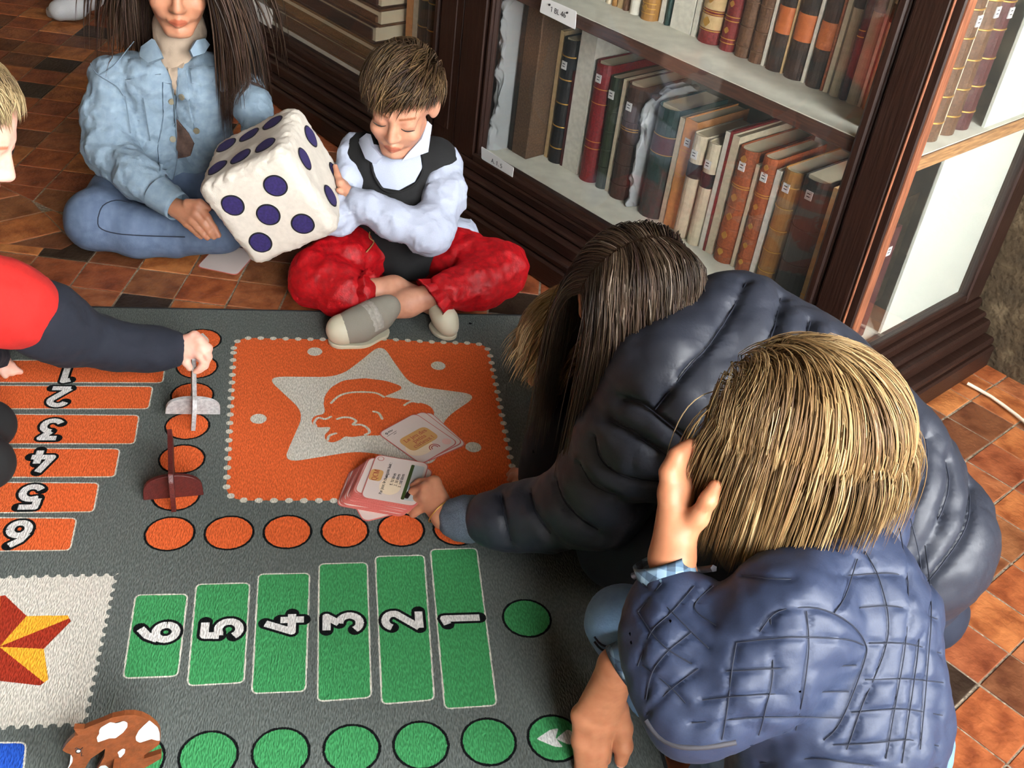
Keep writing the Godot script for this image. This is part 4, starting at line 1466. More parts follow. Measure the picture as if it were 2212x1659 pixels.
# ---------- hands: wrist, then five chains of joints, all [x, y, z or height, radius px] ----------
func hand_parts(s: Sdf, wrist: Array, palm: Array, fingers: Array) -> void:
	for q in palm:
		s.bone(wrist[0], wrist[1], q[0], q[1])
	for k in palm.size() - 1:
		s.bone(palm[k][0], palm[k][1] * 0.92, palm[k + 1][0], palm[k + 1][1] * 0.92)
	for f in fingers:
		s.chain(f)
func nail(parent: Node, f: Array, up: Vector3) -> void:
	var a: Vector3 = f[f.size() - 2][0]
	var b: Vector3 = f[f.size() - 1][0]
	var r: float = f[f.size() - 1][1]
	var d := (b - a).normalized()
	var u := (up - d * up.dot(d)).normalized()
	var m := MB.new()
	var x := d.cross(u)
	m.grid(func(s, t):
		var ang: float = lerpf(-0.9, 0.9, s)
		return b + d * lerpf(-r * 0.7, r * 0.75, t) + (x * sin(ang) * 0.95 + u * cos(ang)) * (r * 1.03) * (1.0 - 0.25 * t * t), 6, 5)
	if m.n[10].dot(u) < 0:
		m.flip()
	put("fingernail", m, mats.nail if mats.has("nail") else mat("nail", Color(0.86, 0.62, 0.54), 0.3), parent)
# a surface patch drawn in photo pixels and laid on a body, with a small thickness
func patch(s: Sdf, poly: Array, lift: float, step := 5.0) -> MB:
	var p2 := PackedVector2Array()
	for q in poly:
		p2.append(Vector2(q[0], q[1]))
	var pts := PackedVector2Array()
	var edge := PackedVector2Array()
	for k in p2.size():
		var a := p2[k]
		var b := p2[(k + 1) % p2.size()]
		var n: int = max(1, int(a.distance_to(b) / step))
		for t in n:
			edge.append(a.lerp(b, float(t) / n))
	pts.append_array(edge)
	var lo := p2[0]
	var hi := p2[0]
	for q in p2:
		lo = lo.min(q); hi = hi.max(q)
	var inner := Geometry2D.offset_polygon(p2, -step * 0.6)
	var y := lo.y
	while y < hi.y:
		var x := lo.x + fmod(y, 2.0) * step * 0.3
		while x < hi.x:
			for ip in inner:
				if Geometry2D.is_point_in_polygon(Vector2(x, y), ip):
					pts.append(Vector2(x, y))
					break
			x += step
		y += step
	var m := MB.new()
	var tri := Geometry2D.triangulate_delaunay(pts)
	var low := []
	for q in pts:
		var p := s.hit(EYE, ray(q.x, q.y))
		var n := s.normal(p)
		m.vert(p + n * lift, n)
		low.append(p - n * 0.001)
	for t in range(0, tri.size(), 3):
		var c := (pts[tri[t]] + pts[tri[t + 1]] + pts[tri[t + 2]]) / 3.0
		if Geometry2D.is_point_in_polygon(c, p2):
			m.tri(tri[t], tri[t + 1], tri[t + 2])
	var e := edge.size()
	for k in e:
		var a := m.v[k]
		var b := m.v[(k + 1) % e]
		var o := (edge[(k + 1) % e] - edge[k])
		var out := CAM * Vector3(o.y, o.x, 0) * (1.0 if Geometry2D.is_polygon_clockwise(p2) else -1.0)
		m.quadf(a, b, low[(k + 1) % e], low[k], out)
	return m
func seam(parent: Node, s: Sdf, lines: Array, r: float, mt: Material, called := "seam", lift := 0.0) -> void:
	var m := MB.new()
	for l in lines:
		m.tube(smooth3(on(s, l, lift), 3), r, 5)
	put(called, m, mt, parent)
func stitches(parent: Node, s: Sdf, lines: Array, sink: float, r: float) -> void:        # sewing thread that lies in the pressed-in seams
	var m := MB.new()
	for l in lines:
		var p := []
		for q in l:
			p.append(q + s.normal(q) * sink)
		m.tube(p, r, 5)
	put("thread", m, mats.thread if mats.has("thread") else mat("thread", Color(0.07, 0.09, 0.15), 0.8), parent)
func garment(called: String, s: Sdf, cell: float, mt: Material, parent: Node, label := "") -> MeshInstance3D:
	var m := MB.new()
	s.mesh(cell, m)
	return put(called, m, mt, parent, label)
func folds(s: Sdf, amp: float, freq: float, sd := 1) -> void:
	s.amp = amp
	s.noise.frequency = freq
	s.noise.seed = sd
	s.noise.fractal_octaves = 3
func looking(f: Vector3, up: Vector3, at: Vector3) -> Transform3D:       # head frame: +z the way the face looks
	var z := f.normalized()
	var x := up.cross(z).normalized()
	return Transform3D(Basis(x, z.cross(x), z), at)
func ring(parent: Node, called: String, a: Vector3, b: Vector3, ra: float, rb: float, mt: Material, wave := 0.0, n := 0, squash := 1.0) -> void:     # an open cuff or frill
	var m := MB.new()
	var d := (b - a).normalized()
	var x := d.cross(Vector3.UP).normalized()
	var y := d.cross(x)
	m.grid(func(u, v):
		var ang: float = u * TAU
		var t: float = v if v <= 0.5 else 1.0 - v
		t *= 2.0
		var r: float = lerpf(ra, rb, t) + (0.0 if v <= 0.5 else -0.003)
		r += wave * sin(ang * n) * t
		return a.lerp(b, t) + (x * cos(ang) * squash + y * sin(ang)) * r, 60, 12, true)
	if m.n[6].dot(m.v[6] - a) < 0:
		m.flip()
	put(called, m, mt, parent)

func sm(j: Array, f := 0.55) -> Array:
	return [j[0], j[1] * f]
func people() -> void:
	mats.skin_tex = noise_tex(0.03, 61, Color(0.90, 0.84, 0.82), Color(1, 1, 1), 256, 4)
	var cloth := grey_tex(0.35, 71, 0.78, 1.0, 256, 2)
	var denim := noise_tex(0.30, 72, Color(0.72, 0.74, 0.78), Color(1, 1, 1), 256, 3)
	var fade := noise_tex(0.03, 73, Color(0.76, 0.79, 0.83), Color(1, 1, 1), 256, 5)
	grained("shirt_white", Color(0.70, 0.73, 0.80), 0.8, cloth, Vector3.ONE * 10, mats.weave, 0.02)
	grained("vest_black", Color(0.045, 0.045, 0.05), 0.9, cloth, Vector3.ONE * 10, mats.weave, 0.03)
	var m := grained("velvet_red", Color(0.78, 0.03, 0.085), 0.58, noise_tex(0.03, 74, Color(0.55, 0.5, 0.5), Color(1, 1, 1), 256, 4), Vector3.ONE * 7, mats.relief, 0.06, 0.4)
	m.rim_enabled = true
	m.rim = 0.8
	m.rim_tint = 1.0
	grained("denim_light", Color(0.50, 0.57, 0.62), 0.85, fade, Vector3.ONE * 5, mats.weave, 0.05)
	grained("denim_blue", Color(0.36, 0.42, 0.51), 0.85, fade, Vector3.ONE * 4, mats.weave, 0.04)
	grained("denim_dark", Color(0.10, 0.13, 0.20), 0.85, denim, Vector3.ONE * 6)
	grained("denim_pale", Color(0.42, 0.54, 0.66), 0.85, fade, Vector3.ONE * 5, mats.weave, 0.04)
	grained("stitching", Color(0.42, 0.49, 0.55), 0.8, cloth, Vector3.ONE * 10)
	grained("knit_beige", Color(0.68, 0.60, 0.52), 0.9, cloth, Vector3.ONE * 14, mats.weave, 0.08)
	grained("sweater_red", Color(0.80, 0.12, 0.09), 0.9, cloth, Vector3.ONE * 10, mats.weave, 0.03)
	grained("sweater_navy", Color(0.075, 0.095, 0.15), 0.9, cloth, Vector3.ONE * 10, mats.weave, 0.03)
	grained("trousers_black", Color(0.03, 0.03, 0.035), 0.85, cloth, Vector3.ONE * 10)
	m = grained("puffer_navy", Color(0.165, 0.18, 0.225), 0.55, cloth, Vector3.ONE * 6, mats.relief, 0.025, 0.5)
	m = grained("quilt_blue", Color(0.15, 0.195, 0.30), 0.6, cloth, Vector3.ONE * 6, mats.relief, 0.02, 0.5)
	grained("piping_grey", Color(0.24, 0.235, 0.26), 0.7, cloth, Vector3.ONE * 12)
	grained("knit_grey", Color(0.50, 0.55, 0.61), 0.95, noise_tex(0.12, 75, Color(0.45, 0.47, 0.5), Color(1, 1, 1), 256, 3), Vector3.ONE * 14, mats.weave, 0.35)
	grained("shoe_canvas", Color(0.56, 0.54, 0.49), 0.85, cloth, Vector3.ONE * 12, mats.weave, 0.04)
	mat("shoe_rubber", Color(0.72, 0.70, 0.61), 0.5)
	grained("shoe_white", Color(0.74, 0.74, 0.74), 0.5, cloth, Vector3.ONE * 6)
	# blue check cloth: woven stripes both ways
	var im := Image.create(128, 128, false, Image.FORMAT_RGB8)
	for y in 128:
		for x in 128:
			var a := int(x / 16) % 2 + int(y / 16) % 2
			im.set_pixel(x, y, [Color(0.47, 0.56, 0.62), Color(0.26, 0.35, 0.43), Color(0.10, 0.15, 0.21)][a])
	grained("check_cloth", Color.WHITE, 0.85, ImageTexture.create_from_image(im), Vector3.ONE * 13)
	make_head()
	die_frame()
	girl()
	boy()
	reaching_child()
	woman()
	leaning_child()
	quilted_child()
	bystander()

func hue(a: Array) -> Array:
	var o := []
	for c in a: o.append(c)
	return o

func boy() -> void:
	var b := thing("person", "child in white shirt, black vest and red velvet trousers sitting cross-legged", "person")
	var hx := looking(Vector3(-0.26, -0.36, 1.0), Vector3(0.06, 1, 0.0), at_z(866, 222, -2.25))
	var hs := 0.97
	# trousers
	var t := Sdf.new()
	t.k = 0.03
	var hipl := jz(815, 530, -2.30, 58)
	var hipr := jz(915, 535, -2.31, 58)
	var kneel := jz(688, 600, -2.17, 62)
	var kneer := jz(1080, 582, -2.19, 57)
	t.bone(hipl[0], hipl[1], hipr[0], hipr[1])
	t.chain([hipl, jz(750, 562, -2.23, 60), kneel, jz(735, 625, -2.12, 50), jz(775, 632, -2.10, 40)])
	t.chain([hipr, jz(1000, 560, -2.25, 58), kneer, jz(1030, 612, -2.14, 52), jz(965, 630, -2.09, 42)])
	folds(t, 0.011, 15.0, 5)
	var tr := garment("trousers", t, 0.007, mats.velvet_red, b)
	ring(tr, "trouser_frill", jz(775, 632, -2.10, 1)[0], jz(806, 628, -2.09, 1)[0], 0.034, 0.048, mats.velvet_red, 0.006, 9)
	ring(tr, "trouser_frill", jz(965, 630, -2.09, 1)[0], jz(932, 652, -2.075, 1)[0], 0.036, 0.056, mats.velvet_red, 0.007, 10)
	# shirt: torso, sleeves
	var s := Sdf.new()
	s.k = 0.028
	var shl := jz(768, 322, -2.32, 28)
	var shr := jz(958, 356, -2.315, 36)
	s.bone(shl[0], shl[1], shr[0], shr[1])
	s.chain([jz(862, 345, -2.33, 45), jz(868, 490, -2.35, 55)])
	s.chain([shr, jz(962, 420, -2.25, 44), jz(930, 502, -2.16, 46), jz(850, 478, -2.165, 38), jz(790, 447, -2.185, 31), jz(768, 435, -2.195, 25)])
	s.chain([shl, jz(745, 400, -2.27, 34), jz(735, 470, -2.2, 32), jz(700, 480, -2.16, 28)])
	s.chain([jz(940, 500, -2.36, 30), jz(1000, 505, -2.36, 30), jz(1022, 520, -2.36, 12)])
	folds(s, 0.008, 20.0, 9)
	var shirt := garment("shirt", s, 0.006, mats.shirt_white, b)
	# vest over the shirt, open in a deep round neck
	var v := Sdf.new()
	v.k = 0.028
	v.chain([jz(788, 335, -2.315, 40), jz(815, 420, -2.31, 62), jz(825, 520, -2.31, 66)])
	v.chain([jz(938, 352, -2.315, 46), jz(922, 430, -2.31, 70), jz(905, 528, -2.30, 72)])
	v.chain([jz(786, 330, -2.315, 42), jz(862, 350, -2.32, 46), jz(940, 350, -2.315, 50)])
	v.chain([jz(862, 385, -2.31, 70), jz(865, 530, -2.29, 74)])
	folds(v, 0.003, 14.0, 4)
	var vest := garment("vest", v, 0.006, mats.vest_black, b)
	put("shirt_front", patch(v, [[800, 312], [850, 320], [905, 318], [912, 362], [895, 392], [862, 410], [828, 405], [806, 370]], 0.0035, 6.0), mats.shirt_white, shirt)
	seam(vest, v, [[[800, 318], [806, 370], [828, 408], [862, 413], [897, 395], [914, 362], [908, 318]]], 0.003, mats.vest_black, "vest_edge", 0.004)
	seam(vest, v, [[[812, 428], [822, 422], [832, 427]]], 0.002, mats.gold, "vest_hook", 0.004)
	# collar
	var c := Sdf.new()
	c.k = 0.02
	c.chain([[hx * Vector3(0, -0.085, -0.03), 0.070], [jz(858, 345, -2.29, 1)[0], 0.088]])
	put("collar", patch(c, [[782, 306], [800, 290], [808, 316], [826, 338], [812, 354], [796, 344]], 0.010, 5.0), mats.shirt_white, shirt)
	put("collar", patch(c, [[917, 262], [925, 270], [918, 328], [893, 338], [868, 346], [880, 330], [905, 300]], 0.010, 5.0), mats.shirt_white, shirt)
	# lace hanging from the vest
	var lace := MB.new()
	lace.tube(smooth3(on(t, [[800, 495], [796, 515], [805, 525], [790, 545]], 0.004)), 0.0016, 5)
	put("vest_lace", lace, mats.raw_wood, vest)
	# body: head, neck, forearm and hand on the die, calves
	var body := MB.new()
	body.merge(head_proto, face_frame(hx, hs))
	var h := Sdf.new()
	h.k = 0.005
	# the palm lies against the die's right-hand face
	var wr := jz(766, 434, -2.195, 17)
	var pal := [on_die(736, 396, 0.014, 9), on_die(743, 402, 0.014, 10), on_die(750, 409, 0.014, 10), on_die(754, 418, 0.014, 9)]
	var fing := [[pal[0], on_die(729, 378, 0.011, 6.8), on_die(724, 360, 0.009, 6)], [pal[1], on_die(737, 381, 0.011, 6.8), on_die(733, 361, 0.009, 6)], [pal[2], on_die(746, 390, 0.011, 6.8), on_die(742, 371, 0.009, 6)], [pal[3], on_die(753, 402, 0.011, 6.2), on_die(750, 385, 0.009, 5.6)], [on_die(754, 428, 0.014, 9), on_die(743, 417, 0.012, 7.5), on_die(732, 411, 0.009, 6.4)]]
	hand_parts(h, wr, pal, fing)
	h.mesh(0.0026, body)
	var l := Sdf.new()
	l.k = 0.02
	l.chain([jz(960, 628, -2.09, 26), jz(880, 655, -2.075, 28), jz(835, 668, -2.07, 24)])
	l.chain([jz(780, 628, -2.11, 26), jz(850, 625, -2.12, 27), jz(930, 652, -2.12, 22), jz(960, 680, -2.12, 18)])
	l.chain([[hx * Vector3(0, -0.1, -0.02), 0.045], jz(862, 360, -2.33, 30), jz(868, 500, -2.35, 40)])
	l.chain([jz(868, 500, -2.33, 45), sm(hipl, 0.4), sm(kneel, 0.4), jz(775, 632, -2.10, 22)])
	l.chain([jz(868, 500, -2.33, 45), sm(hipr, 0.4), sm(kneer, 0.4), jz(965, 630, -2.09, 22)])
	l.chain([sm(shr), jz(962, 420, -2.25, 22), jz(930, 500, -2.16, 24), jz(850, 478, -2.165, 20), wr])
	l.mesh(0.006, body)
	var bd := put("body", body, skin("skin_fair", Color(0.74, 0.55, 0.45)), b)
	lashes(bd, face_frame(hx, hs), Color(0.10, 0.07, 0.05))
	hair(b, hx, hs, {"count": 3400, "seed": 3, "steps": 10, "colors": [Color(0.035, 0.020, 0.011), Color(0.058, 0.034, 0.017), Color(0.10, 0.060, 0.028), Color(0.024, 0.014, 0.009), Color(0.15, 0.095, 0.046)], "cap_color": Color(0.05, 0.03, 0.018),
		"root": func(q): return q.y > 0.40 + 0.32 * maxf(0, q.z) - 0.9 * maxf(0.0, -q.z) - 0.22 * absf(q.x),
		"flow": func(q): return Vector3(-0.55 - q.x * 0.2, -0.15 - 0.6 * absf(q.x), 0.75 if q.z > -0.45 else -0.3), "length": func(q): return (0.085 if q.y > 0.62 else 0.045) if q.z > -0.5 else 0.05, "gravity": 0.05, "lift": 0.013, "cling": -0.35, "width": 0.0013, "stray": 0.10, "frizz": 0.02, "label": "short combed brown hair with lighter streaks"})
	# shoes
	shoe(b, [jy(738, 712, 0.036, 33), jy(778, 700, 0.045, 36), jy(815, 680, 0.055, 33), jy(838, 664, 0.07, 28)], mats.shoe_canvas)
	shoe(b, [jy(970, 708, 0.026, 20), jy(962, 690, 0.04, 24), jy(950, 672, 0.05, 24)], mats.shoe_rubber)

func shoe(parent: Node, j: Array, mt: Material) -> void:
	var s := Sdf.new()
	s.k = 0.02
	s.chain(j)
	var m := MB.new()
	s.mesh(0.005, m)
	for k in m.v.size():
		if m.v[k].y < 0.004:
			m.v[k].y = 0.004
	parent = put("shoe", m, mt, parent)
	# rubber toe cap and sole
	var t := Sdf.new()
	t.k = 0.02
	t.bone(j[0][0], j[0][1] * 1.03, j[0][0].lerp(j[1][0], 0.12), j[0][1] * 1.04)
	m = MB.new()
	t.mesh(0.004, m)
	for k in m.v.size():
		if m.v[k].y < 0.002: m.v[k].y = 0.002
	put("toe_cap", m, mats.shoe_rubber, parent)
	var q := []
	for x in j.slice(0, 3):
		q.append([Vector3(x[0].x, 0.010, x[0].z), x[1] * 0.88])
	t = Sdf.new()
	t.k = 0.02
	t.chain(q)
	m = MB.new()
	t.mesh(0.006, m)
	for k in m.v.size():
		m.v[k].y = clampf(m.v[k].y, 0.002, 0.012)
	renormal(m)
	put("sole", m, mats.shoe_rubber, parent)
	if mt == mats.shoe_canvas:
		var st := MB.new()
		for o in [[0.35, 0.0], [0.62, 0.3]]:
			var a: Vector3 = j[1][0].lerp(j[2][0], o[0])
			var d: Vector3 = (j[2][0] - j[1][0]).normalized()
			var pts := []
			for k in 9:
				var ang := lerpf(-1.7, 1.7, k / 8.0)
				var x := d.cross(Vector3.UP).normalized()
				pts.append(a + (x * sin(ang) + Vector3.UP * cos(ang)) * j[1][1] * 1.04)
			st.tube(pts, 0.010, 6, true, 0.35, Vector3.UP)
		put("strap", st, mats.strap if mats.has("strap") else grained("strap", Color(0.66, 0.64, 0.60), 0.7, mats.fine_tex, Vector3.ONE * 12), parent)

func girl() -> void:
	var b := thing("person", "child with long dark hair in a denim jacket holding the die", "person")
	var hs := 1.06
	var hx := looking(Vector3(0.10, -0.20, 1.0), Vector3(0.02, 1, 0.0), at_z(381, -52, -2.58))
	var t := Sdf.new()
	t.k = 0.035
	var hip := jz(345, 395, -2.64, 72)
	t.chain([hip, jz(265, 430, -2.53, 66), jy(208, 476, 0.068, 60), jy(300, 500, 0.06, 50), jy(380, 508, 0.052, 42), jy(432, 512, 0.045, 32)])
	t.chain([hip, jz(450, 400, -2.60, 66), jz(530, 470, -2.46, 55), jz(480, 500, -2.36, 40), jz(430, 510, -2.35, 35)])
	folds(t, 0.003, 16.0, 2)
	var je := garment("jeans", t, 0.007, mats.denim_blue, b)
	seam(je, t, [[[212, 470], [222, 445], [250, 433], [285, 438]], [[212, 470], [214, 490], [240, 502], [290, 508], [400, 512]]], 0.0013, mats.denim_dark, "seam", 0.001)
	var s := Sdf.new()
	s.k = 0.03
	var shl := jz(245, 172, -2.60, 46)
	var shr := jz(500, 178, -2.60, 42)
	s.bone(shl[0], shl[1], jz(320, 150, -2.60, 40)[0], 0.04)
	s.bone(shr[0], shr[1], jz(440, 150, -2.60, 40)[0], 0.04)
	s.chain([jz(320, 175, -2.59, 58), jz(318, 300, -2.60, 62), jz(335, 375, -2.61, 58)])
	s.chain([jz(432, 180, -2.59, 58), jz(440, 300, -2.60, 58), jz(430, 375, -2.61, 55)])
	s.chain([shl, jz(232, 250, -2.56, 48), jz(235, 325, -2.51, 50), jz(300, 385, -2.40, 42), jz(358, 428, -2.34, 33)])
	s.chain([shr, jz(525, 190, -2.57, 40), jz(548, 232, -2.50, 36), jz(560, 300, -2.42, 34)])
	folds(s, 0.010, 19.0, 6)
	var jk := garment("denim_jacket", s, 0.006, mats.denim_light, b)
	var c := Sdf.new()
	c.k = 0.02
	c.chain([[hx * Vector3(0, -0.085, -0.02), 0.050], jz(382, 140, -2.59, 88)])
	# jumper in the jacket opening, turtleneck
	put("jumper", patch(s, [[345, 100], [425, 100], [400, 135], [382, 175], [384, 205], [376, 205], [372, 175], [352, 130]], 0.004, 5.0), mats.knit_beige, b)
	put("jumper", patch(s, [[383, 258], [408, 288], [420, 310], [412, 335], [384, 342]], 0.004, 5.0), grained("knit_brown", Color(0.36, 0.27, 0.23), 0.9, mats.fine_tex, Vector3.ONE * 12), b)
	var nk := MB.new()
	var ns := Sdf.new()
	ns.k = 0.02
	ns.chain([[hx * Vector3(0, -0.112, -0.012), 0.053], [hx * Vector3(0, -0.145, -0.015), 0.058], jz(383, 122, -2.61, 44)])
	folds(ns, 0.003, 30.0, 3)
	garment("turtleneck", ns, 0.005, mats.knit_beige, b)
	# collar, plackets, pocket flaps, seams
	put("jacket_collar", patch(c, [[312, 104], [334, 86], [348, 112], [354, 126], [326, 138], [308, 124]], 0.010, 5.0), mats.denim_light, jk)
	put("jacket_collar", patch(c, [[436, 84], [446, 98], [436, 116], [414, 124], [408, 110], [420, 88]], 0.010, 5.0), mats.denim_light, jk)
	put("placket", patch(s, [[350, 178], [368, 180], [378, 260], [383, 350], [372, 388], [345, 370], [340, 320], [352, 250]], 0.005, 6.0), mats.denim_light, jk)
	put("placket", patch(s, [[384, 150], [405, 148], [410, 230], [424, 290], [412, 290], [392, 262], [384, 240]], 0.005, 6.0), mats.denim_light, jk)
	put("pocket_flap", patch(s, [[272, 172], [345, 160], [347, 190], [312, 203], [280, 200]], 0.005, 5.0), mats.denim_light, jk)
	put("pocket_flap", patch(s, [[414, 152], [462, 150], [460, 176], [436, 186], [416, 180]], 0.005, 5.0), mats.denim_light, jk)
	seam(jk, s, [[[270, 172], [346, 160]], [[272, 205], [280, 290]], [[310, 210], [322, 300]], [[215, 165], [245, 145], [290, 95]], [[200, 140], [212, 160], [250, 185], [268, 205]], [[378, 190], [384, 260], [386, 340], [374, 386]], [[412, 148], [470, 145]], [[386, 150], [388, 200], [384, 240]]], 0.0013, mats.stitching, "seam", 0.006)
	for q in [[368, 218], [396, 208], [372, 300], [426, 280]]:
		var p := s.hit(EYE, ray(q[0], q[1]))
		var n := s.normal(p)
		var bt := MB.new()
		bt.tube([p + n * 0.004, p + n * 0.008], 0.0075, 12)
		put("button", bt, mats.gilt_button if mats.has("gilt_button") else mat("gilt_button", Color(0.45, 0.42, 0.34), 0.35), jk)
	var w0 := jz(352, 424, -2.335, 1)
	var w1 := jz(386, 448, -2.305, 1)
	ring(jk, "jacket_cuff", w0[0].lerp(w1[0], -0.35), w1[0], 0.040, 0.034, mats.denim_light)
	# body
	var body := MB.new()
	body.merge(head_proto, face_frame(hx, hs))
	var h := Sdf.new()
	h.k = 0.004
	var wr := jz(382, 450, -2.305, 20)
	var pal := [jz(428, 448, -2.270, 12), jz(424, 462, -2.265, 12), jz(416, 474, -2.265, 12), jz(405, 482, -2.270, 10)]
	hand_parts(h, wr, pal, [[pal[0], jz(448, 470, -2.255, 8.5), jz(462, 492, -2.245, 7.5), jz(472, 508, -2.240, 6.5)], [pal[1], jz(440, 482, -2.250, 8.5), jz(453, 500, -2.240, 7.5), jz(462, 512, -2.240, 6.5)], [pal[2], jz(428, 492, -2.250, 8), jz(440, 506, -2.240, 7), jz(448, 514, -2.240, 6)], [pal[3], jz(416, 494, -2.260, 7.5), jz(426, 504, -2.250, 6.5), jz(434, 512, -2.250, 5.5)], [jz(405, 440, -2.280, 11), jz(432, 438, -2.270, 8.5), jz(450, 450, -2.270, 7)]])
	h.mesh(0.0028, body)
	var l := Sdf.new()
	l.k = 0.02
	l.chain([[hx * Vector3(0, -0.1, -0.02), 0.043], jz(380, 200, -2.63, 40), sm(hip)])
	l.chain([sm(hip), jy(208, 476, 0.068, 34), jy(432, 512, 0.045, 22)])
	l.chain([sm(hip), jz(530, 470, -2.46, 34), jz(430, 510, -2.35, 22)])
	l.chain([sm(shl), jz(235, 325, -2.51, 28), jz(300, 385, -2.40, 22), sm(wr, 0.9)])
	l.chain([sm(shr), jz(548, 232, -2.50, 22), jz(560, 300, -2.42, 22)])
	l.mesh(0.007, body)
	var bd := put("body", body, skin("skin_warm", Color(0.70, 0.50, 0.39)), b)
	lashes(bd, face_frame(hx, hs), Color(0.10, 0.07, 0.05))
	hair(b, hx, hs, {"count": 3600, "seed": 5, "steps": 16, "colors": [Color(0.022, 0.013, 0.009), Color(0.04, 0.022, 0.014), Color(0.065, 0.036, 0.022), Color(0.018, 0.011, 0.008)],
		"root": func(q): return q.y > 0.05 + 0.75 * maxf(0, q.z) - 0.5 * maxf(0, -q.z),
		"flow": func(q): return Vector3(q.x * 1.6 + 0.25 * signf(q.x), -0.35, 0.45 if q.x > 0.15 else -1.1), "length": func(q): return 0.42 if q.x > 0 else 0.34, "gravity": 0.22, "lift": 0.014, "width": 0.0017, "stray": 0.05, "frizz": 0.015,
		"bodies": [[shl[0], jz(320, 150, -2.60, 1)[0], 0.062], [shr[0], jz(440, 150, -2.60, 1)[0], 0.062], [jz(432, 180, -2.59, 1)[0], jz(440, 320, -2.60, 1)[0], 0.075], [jz(320, 180, -2.59, 1)[0], jz(318, 320, -2.60, 1)[0], 0.075], [shl[0], jz(232, 250, -2.56, 1)[0], 0.056], [shr[0], jz(548, 232, -2.50, 1)[0], 0.05], [jz(381, 30, -2.50, 1)[0], jz(381, 110, -2.55, 1)[0], 0.062]], "label": "long straight dark brown hair"})

